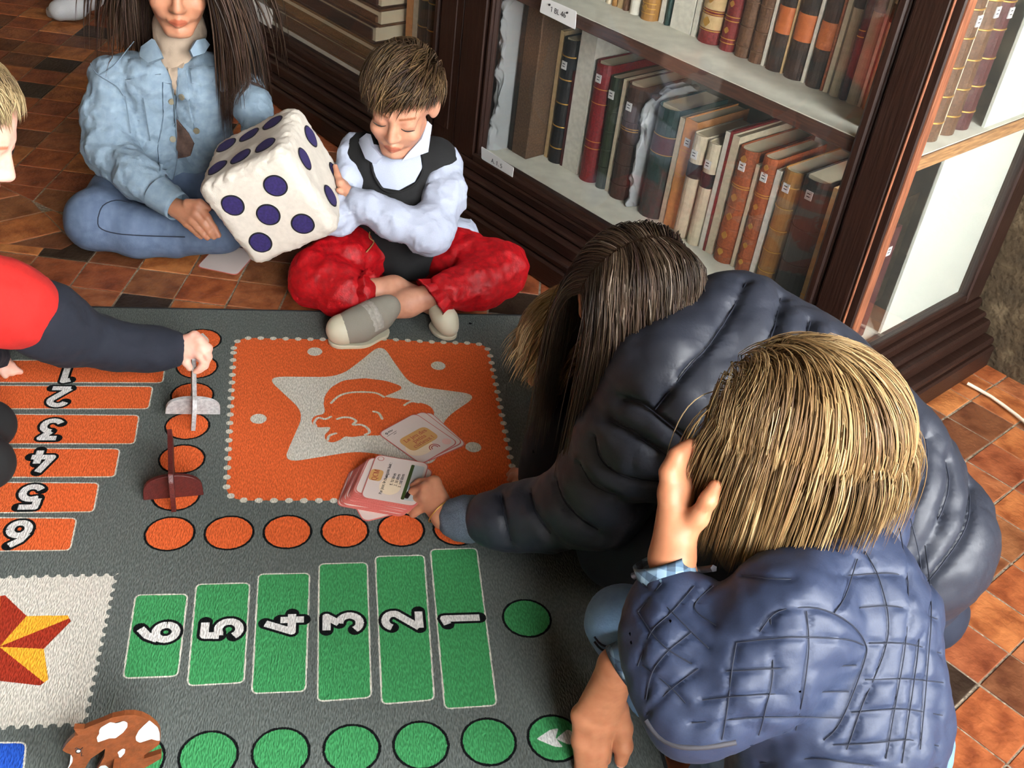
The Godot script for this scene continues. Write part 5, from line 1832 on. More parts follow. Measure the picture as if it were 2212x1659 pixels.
func reaching_child() -> void:
	var b := thing("person", "child in red and navy sweater reaching across the rug with a white figure", "person")
	var hs := 1.06
	var hx := looking(Vector3(0.86, -0.46, 0.22), Vector3(0.42, 0.90, 0.0), Vector3.ZERO)
	hx.origin = at_z(32, 388, -1.70) - hx.basis * Vector3(0, -0.026, 0.106) * hs      # the tip of the nose
	var sh := jz(-45, 640, -1.70, 92)
	var s := Sdf.new()
	s.k = 0.03
	s.chain([sh, jz(30, 660, -1.72, 86), jz(78, 682, -1.74, 74)])
	s.chain([jz(-120, 560, -1.68, 90), jz(-260, 900, -1.62, 150)])
	s.chain([jz(-45, 640, -1.70, 80), jz(-200, 640, -1.66, 110)])
	folds(s, 0.006, 13.0, 3)
	var red := MB.new()
	s.mesh(0.007, red)
	put("sweater", red, mats.sweater_red, b, "red body of the sweater")
	var n := Sdf.new()
	n.k = 0.03
	n.chain([jz(80, 684, -1.74, 79), jz(100, 692, -1.748, 77), jz(150, 722, -1.77, 66), jz(250, 748, -1.79, 48), jz(330, 754, -1.80, 42), jz(374, 755, -1.80, 40)])
	n.chain([jz(-120, 690, -1.66, 60), jz(-60, 760, -1.74, 42), jz(-8, 768, -1.83, 28)])
	folds(n, 0.006, 15.0, 8)
	var sl := garment("sleeve", n, 0.0065, mats.sweater_navy, b, "navy sleeve")
	ring(sl, "sleeve_edge", jz(366, 755, -1.80, 1)[0], jz(386, 754, -1.80, 1)[0], 0.037, 0.034, mats.sweater_navy)
	var t := Sdf.new()
	t.k = 0.03
	t.chain([jy(-230, 960, 0.14, 120), jy(-22, 918, 0.075, 50)])
	t.chain([jy(-250, 1040, 0.14, 120), jy(-30, 1000, 0.08, 58)])
	t.chain([jy(-22, 918, 0.06, 46), jy(-260, 900, 0.06, 50)])
	t.chain([jy(-30, 1000, 0.06, 50), jy(-300, 1000, 0.06, 55)])
	garment("trousers", t, 0.008, mats.trousers_black, b)
	var body := MB.new()
	body.merge(head_proto, face_frame(hx, hs))
	var h := Sdf.new()
	h.k = 0.004
	var wr := jz(388, 752, -1.80, 26)
	var pal := [jz(420, 727, -1.80, 12), jz(430, 737, -1.79, 12), jz(434, 751, -1.78, 12), jz(430, 764, -1.775, 11)]
	hand_parts(h, wr, pal, [[pal[0], jz(440, 738, -1.795, 9), jz(441, 760, -1.79, 8), jz(430, 776, -1.788, 7)], [pal[1], jz(450, 752, -1.78, 9), jz(447, 776, -1.776, 8), jz(434, 790, -1.776, 7)], [pal[2], jz(450, 770, -1.768, 8.5), jz(443, 790, -1.765, 7.5), jz(430, 800, -1.766, 6.5)], [pal[3], jz(440, 782, -1.765, 8), jz(432, 797, -1.763, 7), jz(422, 803, -1.764, 6)], [jz(402, 764, -1.785, 12), jz(402, 782, -1.78, 9), jz(410, 795, -1.776, 7.5)]])
	h.mesh(0.0028, body)
	var g := Sdf.new()
	g.k = 0.005
	var w2 := jy(-12, 772, 0.03, 22)
	var p2 := [jy(10, 778, 0.022, 11), jy(10, 788, 0.02, 11), jy(6, 796, 0.02, 10)]
	hand_parts(g, w2, p2, [[p2[0], jy(24, 790, 0.018, 8.5), jy(34, 800, 0.010, 7.5), jy(44, 803, 0.008, 6.5)], [p2[1], jy(18, 798, 0.016, 8), jy(26, 806, 0.009, 7)], [p2[2], jy(8, 804, 0.014, 7.5), jy(12, 812, 0.008, 6.5)]])
	g.mesh(0.0028, body)
	var l := Sdf.new()
	l.k = 0.02
	l.chain([[hx * Vector3(0, -0.1, -0.02), 0.043], jz(-120, 560, -1.68, 50), jz(-260, 900, -1.62, 90)])
	l.chain([sm(sh), jz(150, 722, -1.77, 34), jz(250, 748, -1.79, 26), jz(330, 754, -1.80, 24), sm(wr, 0.9)])
	l.chain([jz(-120, 690, -1.66, 34), w2])
	l.mesh(0.008, body)
	var bd := put("body", body, skin("skin_pale", Color(0.86, 0.68, 0.61)), b)
	lashes(bd, face_frame(hx, hs), Color(0.10, 0.07, 0.05))
	hair(b, hx, hs, {"count": 2200, "seed": 9, "steps": 9, "colors": [Color(0.16, 0.11, 0.055), Color(0.28, 0.20, 0.10), Color(0.40, 0.31, 0.17), Color(0.12, 0.08, 0.045)],
		"root": func(q): return q.y > 0.60 + 0.25 * maxf(0, q.z) - 1.25 * maxf(0.0, -q.z) - 0.30 * absf(q.x),
		"flow": func(q): return Vector3(0.2 * q.x - 0.25, 0.1, 1.0) if q.z > -0.25 else Vector3(0.1 * q.x, -1.0, -0.2), "length": func(q): return 0.05, "gravity": 0.03, "lift": 0.008, "cling": -0.9, "width": 0.0014, "stray": 0.12, "frizz": 0.03, "label": "short tousled fair hair"})

func woman() -> void:
	var b := thing("person", "adult in navy puffer jacket with long brown hair leaning over the cards", "person")
	var hx := looking(Vector3(-0.82, -0.52, 0.15), Vector3(-0.40, 0.90, 0.15), at_z(1366, 654, -1.38))
	var hs := 0.99
	var s := Sdf.new()
	s.k = 0.05
	var shl := jz(1452, 815, -1.27, 112)
	s.chain([jz(1585, 735, -1.33, 132), jz(1720, 850, -1.24, 152), jz(1850, 1000, -1.16, 165), jz(1955, 1160, -1.09, 178)])
	s.chain([shl, jz(1560, 950, -1.20, 130), jz(1720, 1180, -1.07, 150)])
	s.chain([shl, jz(1585, 735, -1.33, 110)])
	s.chain([shl, jz(1375, 945, -1.265, 112), jz(1290, 1072, -1.28, 90), jz(1180, 1112, -1.32, 59), jz(1100, 1120, -1.35, 48), jz(1058, 1121, -1.37, 44)])
	s.chain([jz(1585, 735, -1.40, 95), jz(1480, 790, -1.62, 78), jz(1400, 850, -1.76, 55)])
	folds(s, 0.005, 18.0, 12)
	var j := MB.new()
	s.mesh(0.0055, j)
	var seams := []
	for l in [[[1612, 606], [1574, 681], [1525, 753], [1477, 806], [1414, 886]], [[1690, 640], [1668, 720], [1640, 800], [1600, 880], [1560, 940]], [[1752, 690], [1735, 760], [1700, 860], [1640, 980], [1580, 1050]], [[1808, 728], [1803, 790], [1770, 900], [1700, 1040], [1640, 1120]], [[1862, 779], [1859, 850], [1820, 980], [1740, 1120]], [[1910, 830], [1913, 880], [1890, 980], [1820, 1120]], [[1964, 890], [1970, 935], [1950, 1000], [1880, 1140]], [[2006, 946], [2009, 992], [1989, 1048], [1930, 1180]], [[2049, 997], [2055, 1043], [2038, 1105], [1960, 1240]], [[2097, 1048], [2100, 1088], [2083, 1156], [2021, 1243], [1980, 1290]], [[1342, 864], [1390, 879], [1482, 951]], [[1280, 946], [1294, 995], [1342, 1033], [1434, 1047]], [[1248, 1004], [1275, 1048], [1323, 1072], [1415, 1086]], [[1198, 1038], [1212, 1081], [1250, 1125], [1290, 1150]], [[1140, 1062], [1154, 1110], [1188, 1158]], [[1077, 1067], [1087, 1115], [1101, 1173]], [[1310, 905], [1370, 940], [1450, 995]]]:
		seams.append(smooth3(on(s, l), 5))
	groove(j, seams, 0.0058, 0.011, 0.008, 0.042)
	var jk := put("puffer_jacket", j, mats.puffer_navy, b)
	stitches(jk, s, seams, -0.0045, 0.0012)
	seam(jk, s, [[[2138, 1110], [2142, 1170], [2128, 1235], [2090, 1290], [2040, 1325]]], 0.006, mats.puffer_navy, "hem")
	var cl := Sdf.new()
	cl.k = 0.03
	cl.chain([jz(1490, 690, -1.33, 62), jz(1440, 740, -1.36, 60)])
	garment("collar", cl, 0.008, mats.puffer_navy, jk)
	# knitted jumper cuff
	var k := Sdf.new()
	k.k = 0.02
	k.chain([jz(1040, 1121, -1.38, 48), jz(1005, 1121, -1.40, 46), jz(988, 1120, -1.408, 41)])
	folds(k, 0.004, 45.0, 4)
	garment("jumper_cuff", k, 0.005, mats.knit_grey, b, "fuzzy grey knitted cuff")
	# trousers
	var t := Sdf.new()
	t.k = 0.04
	var hip := jz(1940, 1230, -1.08, 150)
	t.chain([hip, jy(1640, 1240, 0.20, 120), jy(1340, 1180, 0.085, 88)])
	t.chain([jy(1340, 1180, 0.07, 80), jy(1700, 1290, 0.08, 80), jy(2010, 1330, 0.07, 62), jy(2040, 1320, 0.06, 50)])
	t.chain([jy(1420, 1080, 0.08, 80), jy(1900, 1180, 0.1, 90)])
	garment("jeans", t, 0.010, mats.denim_dark, b)
	# body
	var body := MB.new()
	body.merge(head_proto, face_frame(hx, hs))
	var h := Sdf.new()
	h.k = 0.004
	var wr := jz(960, 1114, -1.42, 29)
	var pal := [jz(938, 1043, -1.475, 15), jz(924, 1056, -1.465, 16), jz(919, 1073, -1.455, 16), jz(923, 1091, -1.445, 14)]
	var fing := [[pal[0], jz(906, 1044, -1.495, 10.5), jz(887, 1056, -1.498, 9.5), jz(882, 1073, -1.49, 9.5)], [pal[1], jz(894, 1062, -1.48, 10.5), jz(880, 1078, -1.478, 9.5), jz(883, 1093, -1.472, 9.5)], [pal[2], jz(893, 1084, -1.465, 10), jz(882, 1099, -1.46, 9), jz(887, 1109, -1.458, 9)], [pal[3], jz(901, 1101, -1.45, 11), jz(893, 1111, -1.448, 9)], [jz(940, 1095, -1.455, 16), jz(918, 1090, -1.475, 12), jz(903, 1082, -1.485, 10)]]
	hand_parts(h, wr, pal, fing)
	h.mesh(0.0028, body)
	var l := Sdf.new()
	l.k = 0.03
	l.chain([[hx * Vector3(0, -0.1, -0.02), 0.05], jz(1560, 760, -1.33, 60), sm(hip)])
	l.chain([sm(shl), jz(1290, 1070, -1.28, 50), jz(1180, 1108, -1.32, 36), jz(1000, 1120, -1.405, 26), sm(wr, 0.95)])
	l.chain([sm(hip), jy(1340, 1180, 0.085, 50), jy(2010, 1330, 0.07, 40)])
	l.mesh(0.008, body)
	put("body", body, skin("skin_adult", Color(0.70, 0.49, 0.38)), b)
	# thin gilt bracelet
	var br := MB.new()
	var pts := []
	var d: Vector3 = (wr[0] - pal[2][0]).normalized()
	var x := d.cross(Vector3.UP).normalized()
	var y := d.cross(x)
	for q in 25:
		var a := TAU * q / 24
		pts.append(wr[0] - d * 0.012 + (x * cos(a) + y * sin(a)) * (wr[1] + 0.003))
	br.tube(pts, 0.0011, 6, false)
	put("bracelet", br, mats.gold, b)
	hair(b, hx, hs, {"count": 9000, "seed": 21, "pale": 0.04,  "steps": 18, "colors": [Color(0.022, 0.0135, 0.009), Color(0.034, 0.021, 0.0135), Color(0.052, 0.033, 0.021), Color(0.085, 0.056, 0.036), Color(0.018, 0.011, 0.0075)],
		"root": func(q): return q.y > -0.10 + 0.75 * maxf(0, q.z) - 0.3 * maxf(0, -q.z),
		"flow": func(q): return Vector3(1.6 * q.x + 0.5 * signf(q.x), -0.3 - 0.3 * absf(q.x), 0.15), "length": func(q): return 0.34 + 0.06 * q.z, "gravity": 0.55, "lift": 0.011, "width": 0.0010, "stray": 0.06, "frizz": 0.025,
		"bodies": [[shl[0], jz(1585, 735, -1.33, 1)[0], 0.085], [shl[0], jz(1375, 945, -1.265, 1)[0], 0.085], [jz(1300, 760, -1.42, 1)[0], jz(1270, 860, -1.45, 1)[0], 0.06]], "label": "long straight brown hair with fine grey strands"})

func leaning_child() -> void:
	var b := thing("person", "small fair-haired child in dark sweater beneath the adult in navy puffer", "person")
	var hs := 0.92
	var hx := looking(Vector3(-0.80, -0.45, 0.20), Vector3(-0.40, 0.88, 0.1), at_z(1232, 752, -1.56))
	var s := Sdf.new()
	s.k = 0.04
	s.chain([jz(1255, 870, -1.56, 80), jy(1330, 1010, 0.14, 95), jy(1400, 1080, 0.09, 90)])
	s.chain([jz(1230, 890, -1.52, 62), jz(1195, 960, -1.50, 52), jz(1178, 1010, -1.50, 44), jz(1150, 1028, -1.52, 30)])
	folds(s, 0.004, 16.0, 2)
	garment("sweater", s, 0.008, mats.sweater_navy, b)
	var body := MB.new()
	body.merge(head_proto, face_frame(hx, hs))
	var h := Sdf.new()
	h.k = 0.005
	var wr := jz(1148, 1030, -1.525, 20)
	var pal := [jz(1128, 1022, -1.545, 10), jz(1126, 1032, -1.535, 10), jz(1130, 1042, -1.525, 10), jz(1138, 1048, -1.52, 9)]
	hand_parts(h, wr, pal, [[pal[0], jz(1110, 1018, -1.56, 8), jz(1099, 1026, -1.558, 6.5)], [pal[1], jz(1108, 1030, -1.545, 8), jz(1097, 1042, -1.543, 6.5)], [pal[2], jz(1115, 1046, -1.53, 8), jz(1106, 1056, -1.53, 6.5)], [pal[3], jz(1127, 1054, -1.52, 7.5), jz(1121, 1062, -1.52, 6)]])
	h.mesh(0.003, body)
	var l := Sdf.new()
	l.chain([[hx * Vector3(0, -0.1, -0.02), 0.042], jz(1255, 870, -1.56, 45), jy(1400, 1080, 0.09, 55)])
	l.chain([jz(1230, 890, -1.52, 34), jz(1178, 1010, -1.50, 26), wr])
	l.mesh(0.009, body)
	var bd := put("body", body, skin("skin_fair", Color(0.74, 0.55, 0.45)), b)
	lashes(bd, face_frame(hx, hs), Color(0.10, 0.07, 0.05))
	hair(b, hx, hs, {"count": 2600, "seed": 31, "steps": 10, "colors": [Color(0.30, 0.19, 0.09), Color(0.42, 0.28, 0.14), Color(0.22, 0.13, 0.06), Color(0.50, 0.36, 0.20)],
		"root": func(q): return q.y > 0.30 + 0.30 * maxf(0, q.z) - 0.7 * maxf(0.0, -q.z) - 0.3 * absf(q.x),
		"flow": func(q): return Vector3(0.6 * q.x, 0.0, 1.0), "length": func(q): return 0.075, "gravity": 0.12, "lift": 0.010, "cling": -0.1, "width": 0.0012, "stray": 0.05, "frizz": 0.015, "label": "straight fair fringe"})

func quilted_child() -> void:
	var b := thing("person", "child with blond bob in blue quilted jacket resting a cheek on one hand", "person")
	var hs := 0.93
	var hx := looking(Vector3(-0.66, -0.52, -0.55), Vector3(-0.10, 0.90, -0.25), at_z(1728, 972, -0.885))
	var s := Sdf.new()
	s.k = 0.045
	var shl := jz(1700, 1335, -0.725, 118)
	s.chain([jz(1800, 1200, -0.81, 105), jz(1830, 1330, -0.77, 170), jz(1810, 1520, -0.72, 210), jz(1790, 1720, -0.68, 225)])
	s.chain([shl, jz(1800, 1260, -0.79, 120)])
	s.chain([jz(1890, 1250, -0.85, 90), jz(1760, 1330, -0.95, 85), jz(1560, 1400, -0.98, 70), jz(1450, 1400, -0.945, 52), jz(1424, 1402, -0.935, 44)])
	s.chain([shl, jz(1620, 1440, -0.70, 118), jz(1510, 1520, -0.695, 104)])
	s.chain([jz(1500, 1515, -0.695, 98), jz(1462, 1420, -0.735, 90), jz(1457, 1345, -0.77, 86), jz(1456, 1318, -0.78, 84)])
	folds(s, 0.006, 13.0, 15)
	var j := MB.new()
	s.mesh(0.0042, j)
	var seams := []
	for l in [[[1600, 1240], [1700, 1250], [1860, 1241], [1934, 1239], [2014, 1262]], [[1860, 1313], [1940, 1310], [2027, 1337]], [[1880, 1390], [1966, 1392], [2035, 1411]], [[1870, 1469], [1955, 1467], [2040, 1475]], [[1840, 1540], [1955, 1533], [2038, 1546]], [[1800, 1610], [1881, 1607], [1966, 1599], [2030, 1612]], [[1640, 1650], [1760, 1640], [1880, 1655], [2030, 1660]], [[1870, 1190], [1900, 1247], [1921, 1337], [1910, 1416], [1865, 1520], [1830, 1620]], [[1945, 1140], [1963, 1257], [1958, 1390], [1934, 1533], [1915, 1640]], [[1969, 1119], [1992, 1230], [1987, 1390], [1961, 1575], [1950, 1650]], [[2000, 1178], [2014, 1310], [2006, 1443], [1990, 1620]], [[1854, 1207], [1828, 1286], [1805, 1323]], [[1641, 1365], [1681, 1320], [1766, 1314], [1834, 1343], [1871, 1388], [1868, 1433], [1817, 1558], [1780, 1600]], [[1664, 1335], [1670, 1456], [1653, 1541], [1640, 1590]], [[1743, 1320], [1749, 1399], [1735, 1512], [1720, 1580]], [[1590, 1388], [1709, 1377], [1828, 1382], [1868, 1394]], [[1568, 1450], [1681, 1445], [1851, 1439]], [[1517, 1512], [1653, 1501], [1834, 1495]], [[1494, 1563], [1653, 1552], [1817, 1552]], [[1590, 1388], [1580, 1450], [1570, 1540], [1560, 1600]], [[1387, 1259], [1451, 1321], [1494, 1365], [1530, 1400]], [[1500, 1264], [1451, 1321], [1405, 1365], [1376, 1440]], [[1428, 1259], [1376, 1321]], [[1376, 1321], [1405, 1365], [1445, 1405], [1494, 1434]], [[1494, 1365], [1445, 1405], [1408, 1451], [1393, 1512]], [[1385, 1437], [1445, 1483], [1480, 1520]], [[1508, 1445], [1445, 1492], [1396, 1546]], [[1540, 1264], [1500, 1310], [1545, 1350]]]:
		seams.append(smooth3(on(s, l), 5))
	groove(j, seams, 0.0034, 0.0034, 0.0012, 0.022)
	var jk := put("quilted_jacket", j, mats.quilt_blue, b)
	stitches(jk, s, seams, -0.0012, 0.0007)
	# collar band, cuff binding, hem binding
	var cl := Sdf.new()
	cl.k = 0.03
	cl.chain([jz(1690, 1195, -0.85, 70), jz(1790, 1180, -0.82, 78), jz(1880, 1150, -0.84, 66), jz(1930, 1110, -0.88, 44)])
	garment("collar", cl, 0.006, mats.quilt_blue, jk)
	seam(jk, s, [[[1367, 1244], [1400, 1236], [1460, 1233], [1505, 1232], [1542, 1228]]], 0.0042, mats.piping_grey, "cuff_binding", 0.0)
	seam(jk, s, [[[1396, 1556], [1425, 1592], [1470, 1612], [1530, 1612], [1590, 1602]]], 0.0036, mats.piping_grey, "hem_binding", 0.0)
	# check shirt cuffs
	ring(b, "shirt_cuff", jz(1448, 1262, -0.80, 1)[0], jz(1430, 1206, -0.818, 1)[0], 0.034, 0.0335, mats.check_cloth, 0.001, 3)
	ring(b, "shirt_cuff", jz(1400, 1402, -0.925, 1)[0], jz(1336, 1440, -0.92, 1)[0], 0.028, 0.0335, mats.check_cloth, 0.0015, 3)
	# jeans
	var t := Sdf.new()
	t.k = 0.04
	t.chain([jy(1800, 1640, 0.22, 190), jz(1560, 1500, -0.88, 110), jz(1345, 1345, -1.0, 70)])
	t.chain([jz(1345, 1345, -1.0, 66), jy(1420, 1480, 0.09, 62), jy(1440, 1500, 0.02, 60)])
	t.chain([jy(1900, 1600, 0.2, 150), jy(1700, 1640, 0.15, 110), jy(1560, 1700, 0.05, 80)])
	folds(t, 0.003, 20.0, 2)
	var je := garment("jeans", t, 0.007, mats.denim_pale, b)
	seam(je, t, [[[1285, 1375], [1300, 1392], [1330, 1400], [1360, 1405]], [[1285, 1385], [1300, 1402], [1330, 1412]]], 0.0016, mats.denim_dark, "seam", 0.001)
	# body
	var body := MB.new()
	body.merge(head_proto, face_frame(hx, hs))
	var h := Sdf.new()
	h.k = 0.008
	var wr := jz(1452, 1205, -0.815, 46)
	var pal := [jz(1448, 1066, -0.86, 24), jz(1462, 1060, -0.865, 26), jz(1478, 1062, -0.872, 24), jz(1490, 1075, -0.88, 22)]
	var fing := [[pal[0], jz(1446, 1020, -0.872, 20), jz(1462, 985, -0.885, 17), jz(1492, 962, -0.895, 15)], [pal[1], jz(1458, 1008, -0.88, 19), jz(1476, 978, -0.893, 17), jz(1506, 958, -0.905, 15)], [pal[2], jz(1476, 1012, -0.89, 18), jz(1494, 985, -0.90, 16), jz(1520, 966, -0.91, 14)], [pal[3], jz(1490, 1030, -0.895, 16), jz(1508, 1004, -0.905, 14)], [jz(1482, 1140, -0.83, 32), jz(1508, 1118, -0.828, 22), jz(1530, 1080, -0.83, 18), jz(1545, 1050, -0.84, 15)]]
	hand_parts(h, wr, pal, fing)
	h.mesh(0.003, body)
	var g := Sdf.new()
	g.k = 0.008
	var w2 := jz(1332, 1440, -0.922, 38)
	var p2 := [jz(1258, 1545, -0.92, 22), jz(1280, 1560, -0.915, 23), jz(1302, 1566, -0.915, 22), jz(1322, 1558, -0.92, 20)]
	var th := [jz(1335, 1530, -0.925, 24), jz(1346, 1572, -0.915, 20), jz(1347, 1612, -0.905, 19), jz(1342, 1642, -0.90, 15)]
	hand_parts(g, w2, p2, [[p2[0], jz(1254, 1600, -0.91, 19), jz(1258, 1660, -0.90, 16), jz(1264, 1700, -0.895, 14)], [p2[1], jz(1274, 1620, -0.905, 20), jz(1276, 1680, -0.895, 17), jz(1282, 1725, -0.89, 14)], [p2[2], jz(1296, 1620, -0.905, 19), jz(1296, 1680, -0.895, 16), jz(1298, 1715, -0.89, 14)], [p2[3], jz(1312, 1600, -0.92, 15), jz(1308, 1640, -0.915, 13)], th])
	g.mesh(0.003, body)
	var l := Sdf.new()
	l.k = 0.03
	l.chain([[hx * Vector3(0, -0.1, -0.02), 0.043], jz(1800, 1270, -0.80, 50), jy(1800, 1640, 0.22, 90)])
	l.chain([sm(shl), jz(1500, 1515, -0.695, 50), jz(1456, 1262, -0.80, 42), sm(wr, 0.95)])
	l.chain([jz(1760, 1330, -0.95, 50), jz(1400, 1405, -0.93, 30), w2])
	l.mesh(0.008, body)
	var bd := put("body", body, skin("skin_tan", Color(0.69, 0.47, 0.34)), b)
	nail(bd, th, CAM.z)
	hair(b, hx, hs, {"count": 16000, "seed": 41, "steps": 14, "colors": [Color(0.17, 0.098, 0.040), Color(0.25, 0.155, 0.066), Color(0.36, 0.24, 0.112), Color(0.12, 0.068, 0.028), Color(0.48, 0.345, 0.18), Color(0.085, 0.048, 0.022)],
		"root": func(q): return q.y > -0.15 + 0.7 * maxf(0, q.z) - 0.2 * maxf(0, -q.z),
		"flow": func(q): return Vector3(1.5 * q.x, -0.3, -0.9 + 0.8 * absf(q.x)), "length": func(q): return 0.155 + 0.07 * q.y, "gravity": 0.5, "lift": 0.019, "width": 0.00085, "stray": 0.06, "frizz": 0.018, "label": "blond bob with darker roots"})

func bystander() -> void:
	# only a white shoe of somebody standing further back shows
	var b: Node3D = thing("person", "person standing further back, only a white shoe showing", "person")
	var s := Sdf.new()
	s.k = 0.03
	s.chain([jy(128, 22, 0.040, 22), jy(160, 12, 0.05, 26), jy(195, -12, 0.065, 27), jy(215, -30, 0.07, 24)])
	var m := MB.new()
	s.mesh(0.006, m)
	for k in m.v.size():
		m.v[k].y = maxf(m.v[k].y, -0.006)
	renormal(m)
	b = put("shoe", m, mats.shoe_white, b)
	var t := Sdf.new()
	t.k = 0.03
	t.chain([jy(126, 26, 0.004, 25), jy(160, 16, 0.004, 27), jy(195, -8, 0.004, 28), jy(216, -26, 0.004, 25)])
	m = MB.new()
	t.mesh(0.007, m)
	for k in m.v.size():
		m.v[k].y = clampf(m.v[k].y, -0.008, 0.016)
	renormal(m)
	put("sole", m, mats.shoe_white, b)
	b = b.get_parent()
	# the rest of the figure stands above the frame
	var an: Vector3 = jy(203, -45, 0.10, 20)[0]
	var an2 := an + Vector3(0.22, 0, -0.10)
	var s2 := Sdf.new()
	s2.k = 0.03
	s2.chain([[an2 + Vector3(-0.03, -0.065, 0.15), 0.038], [an2 + Vector3(0, -0.05, 0.03), 0.045]])
	m = MB.new()
	s2.mesh(0.008, m)
	for k in m.v.size(): m.v[k].y = maxf(m.v[k].y, -0.006)
	renormal(m)
	put("shoe", m, mats.shoe_white, b)
	var hip := (an + an2) * 0.5 + Vector3(0, 0.72, -0.02)
	var l := Sdf.new()
	l.k = 0.05
	for q in [[an, -1.0], [an2, 1.0]]:
		l.chain([[q[0], 0.045], [q[0] + Vector3(-q[1] * 0.02, 0.36, 0.0), 0.058], [hip + Vector3(q[1] * 0.075, 0, 0), 0.085]])
	l.bone(hip + Vector3(-0.06, 0.04, 0), 0.095, hip + Vector3(0.06, 0.04, 0), 0.095)
	garment("trousers", l, 0.014, mats.denim_dark, b)
	var tp := Sdf.new()
	tp.k = 0.05
	for e in [-1.0, 1.0]:
		tp.chain([[hip + Vector3(e * 0.06, 0.02, 0), 0.105], [hip + Vector3(e * 0.075, 0.40, 0), 0.095]])
		tp.chain([[hip + Vector3(e * 0.16, 0.42, 0), 0.055], [hip + Vector3(e * 0.215, 0.18, 0), 0.048], [hip + Vector3(e * 0.215, -0.02, 0.04), 0.038]])
	garment("sweater", tp, 0.014, mats.sweater_navy, b)
	var hx := looking(Vector3(0.3, -0.2, 1.0), Vector3.UP, hip + Vector3(0, 0.68, 0.01))
	var body := MB.new()
	body.merge(head_proto, face_frame(hx, 1.0))
	var hd := Sdf.new()
	hd.k = 0.006
	for e in [-1.0, 1.0]:
		var w := hip + Vector3(e * 0.215, -0.04, 0.045)
		var kn := []
		for f in 4:
			kn.append([w + Vector3(e * 0.004, -0.075, 0.030 - f * 0.019), 0.010])
		var fs := []
		for f in 4:
			fs.append([kn[f], [kn[f][0] + Vector3(0, -0.035, 0.006), 0.0085], [kn[f][0] + Vector3(-e * 0.008, -0.062 + 0.006 * absf(f - 1.2), 0.012), 0.007]])
		fs.append([[w + Vector3(-e * 0.004, -0.025, 0.022), 0.012], [w + Vector3(-e * 0.006, -0.052, 0.044), 0.009], [w + Vector3(-e * 0.006, -0.075, 0.052), 0.0075]])
		hand_parts(hd, [w, 0.022], kn, fs)
	hd.mesh(0.004, body)
	var co := Sdf.new()
	co.k = 0.03
	co.chain([[hx * Vector3(0, -0.1, -0.02), 0.045], [hip + Vector3(0, 0.4, 0), 0.06], [hip, 0.06]])
	for e in [-1.0, 1.0]:
		co.chain([[hip + Vector3(e * 0.15, 0.42, 0), 0.035], [hip + Vector3(e * 0.215, 0.18, 0), 0.03], [hip + Vector3(e * 0.215, -0.04, 0.045), 0.021]])
	co.mesh(0.012, body)
	put("body", body, skin("skin_warm", Color(0.70, 0.50, 0.39)), b)
	hair(b, hx, 1.0, {"count": 900, "seed": 51, "steps": 8, "colors": [Color(0.03, 0.02, 0.012), Color(0.06, 0.04, 0.024)], "root": func(q): return q.y > 0.35 + 0.35 * maxf(0, q.z) - 0.9 * maxf(0.0, -q.z), "flow": func(q): return Vector3(q.x, -0.3, 0.6 if q.z > -0.3 else -0.4), "length": func(q): return 0.06, "gravity": 0.1, "lift": 0.008, "cling": -0.5, "width": 0.0022})
# ---------- the big cloth die ----------
var DIE: Transform3D          # corner nearest the viewer; axes along its three edges
const DIE_A := 0.226
func die_frame() -> void:
	# axes read off the photo about the line of sight to the die
	var zr := -ray(585, 395).normalized()
	var xr := (CAM.x - zr * CAM.x.dot(zr)).normalized()
	var see := Basis(xr, zr.cross(xr), zr)
	var ex := (see * Vector3(-197, -90, -93)).normalized()
	var ey := (see * Vector3(33, 114, -204)).normalized()
	ey = (ey - ex * ey.dot(ex)).normalized()
	var ez := ex.cross(ey)
	if ez.dot(see * Vector3(136, -178, -74)) < 0: ez = -ez
	DIE = Transform3D(Basis(ex, ey, ez), at_z(612, 322, -2.10))
func on_die(x: float, y: float, off: float, r: float) -> Array:       # a point of the die's right-hand face under a photo pixel
	var n := -DIE.basis.x
	var d := ray(x, y)
	var p := EYE + d * ((DIE.origin + n * off - EYE).dot(n) / d.dot(n))
	return [p, r * px(p)]
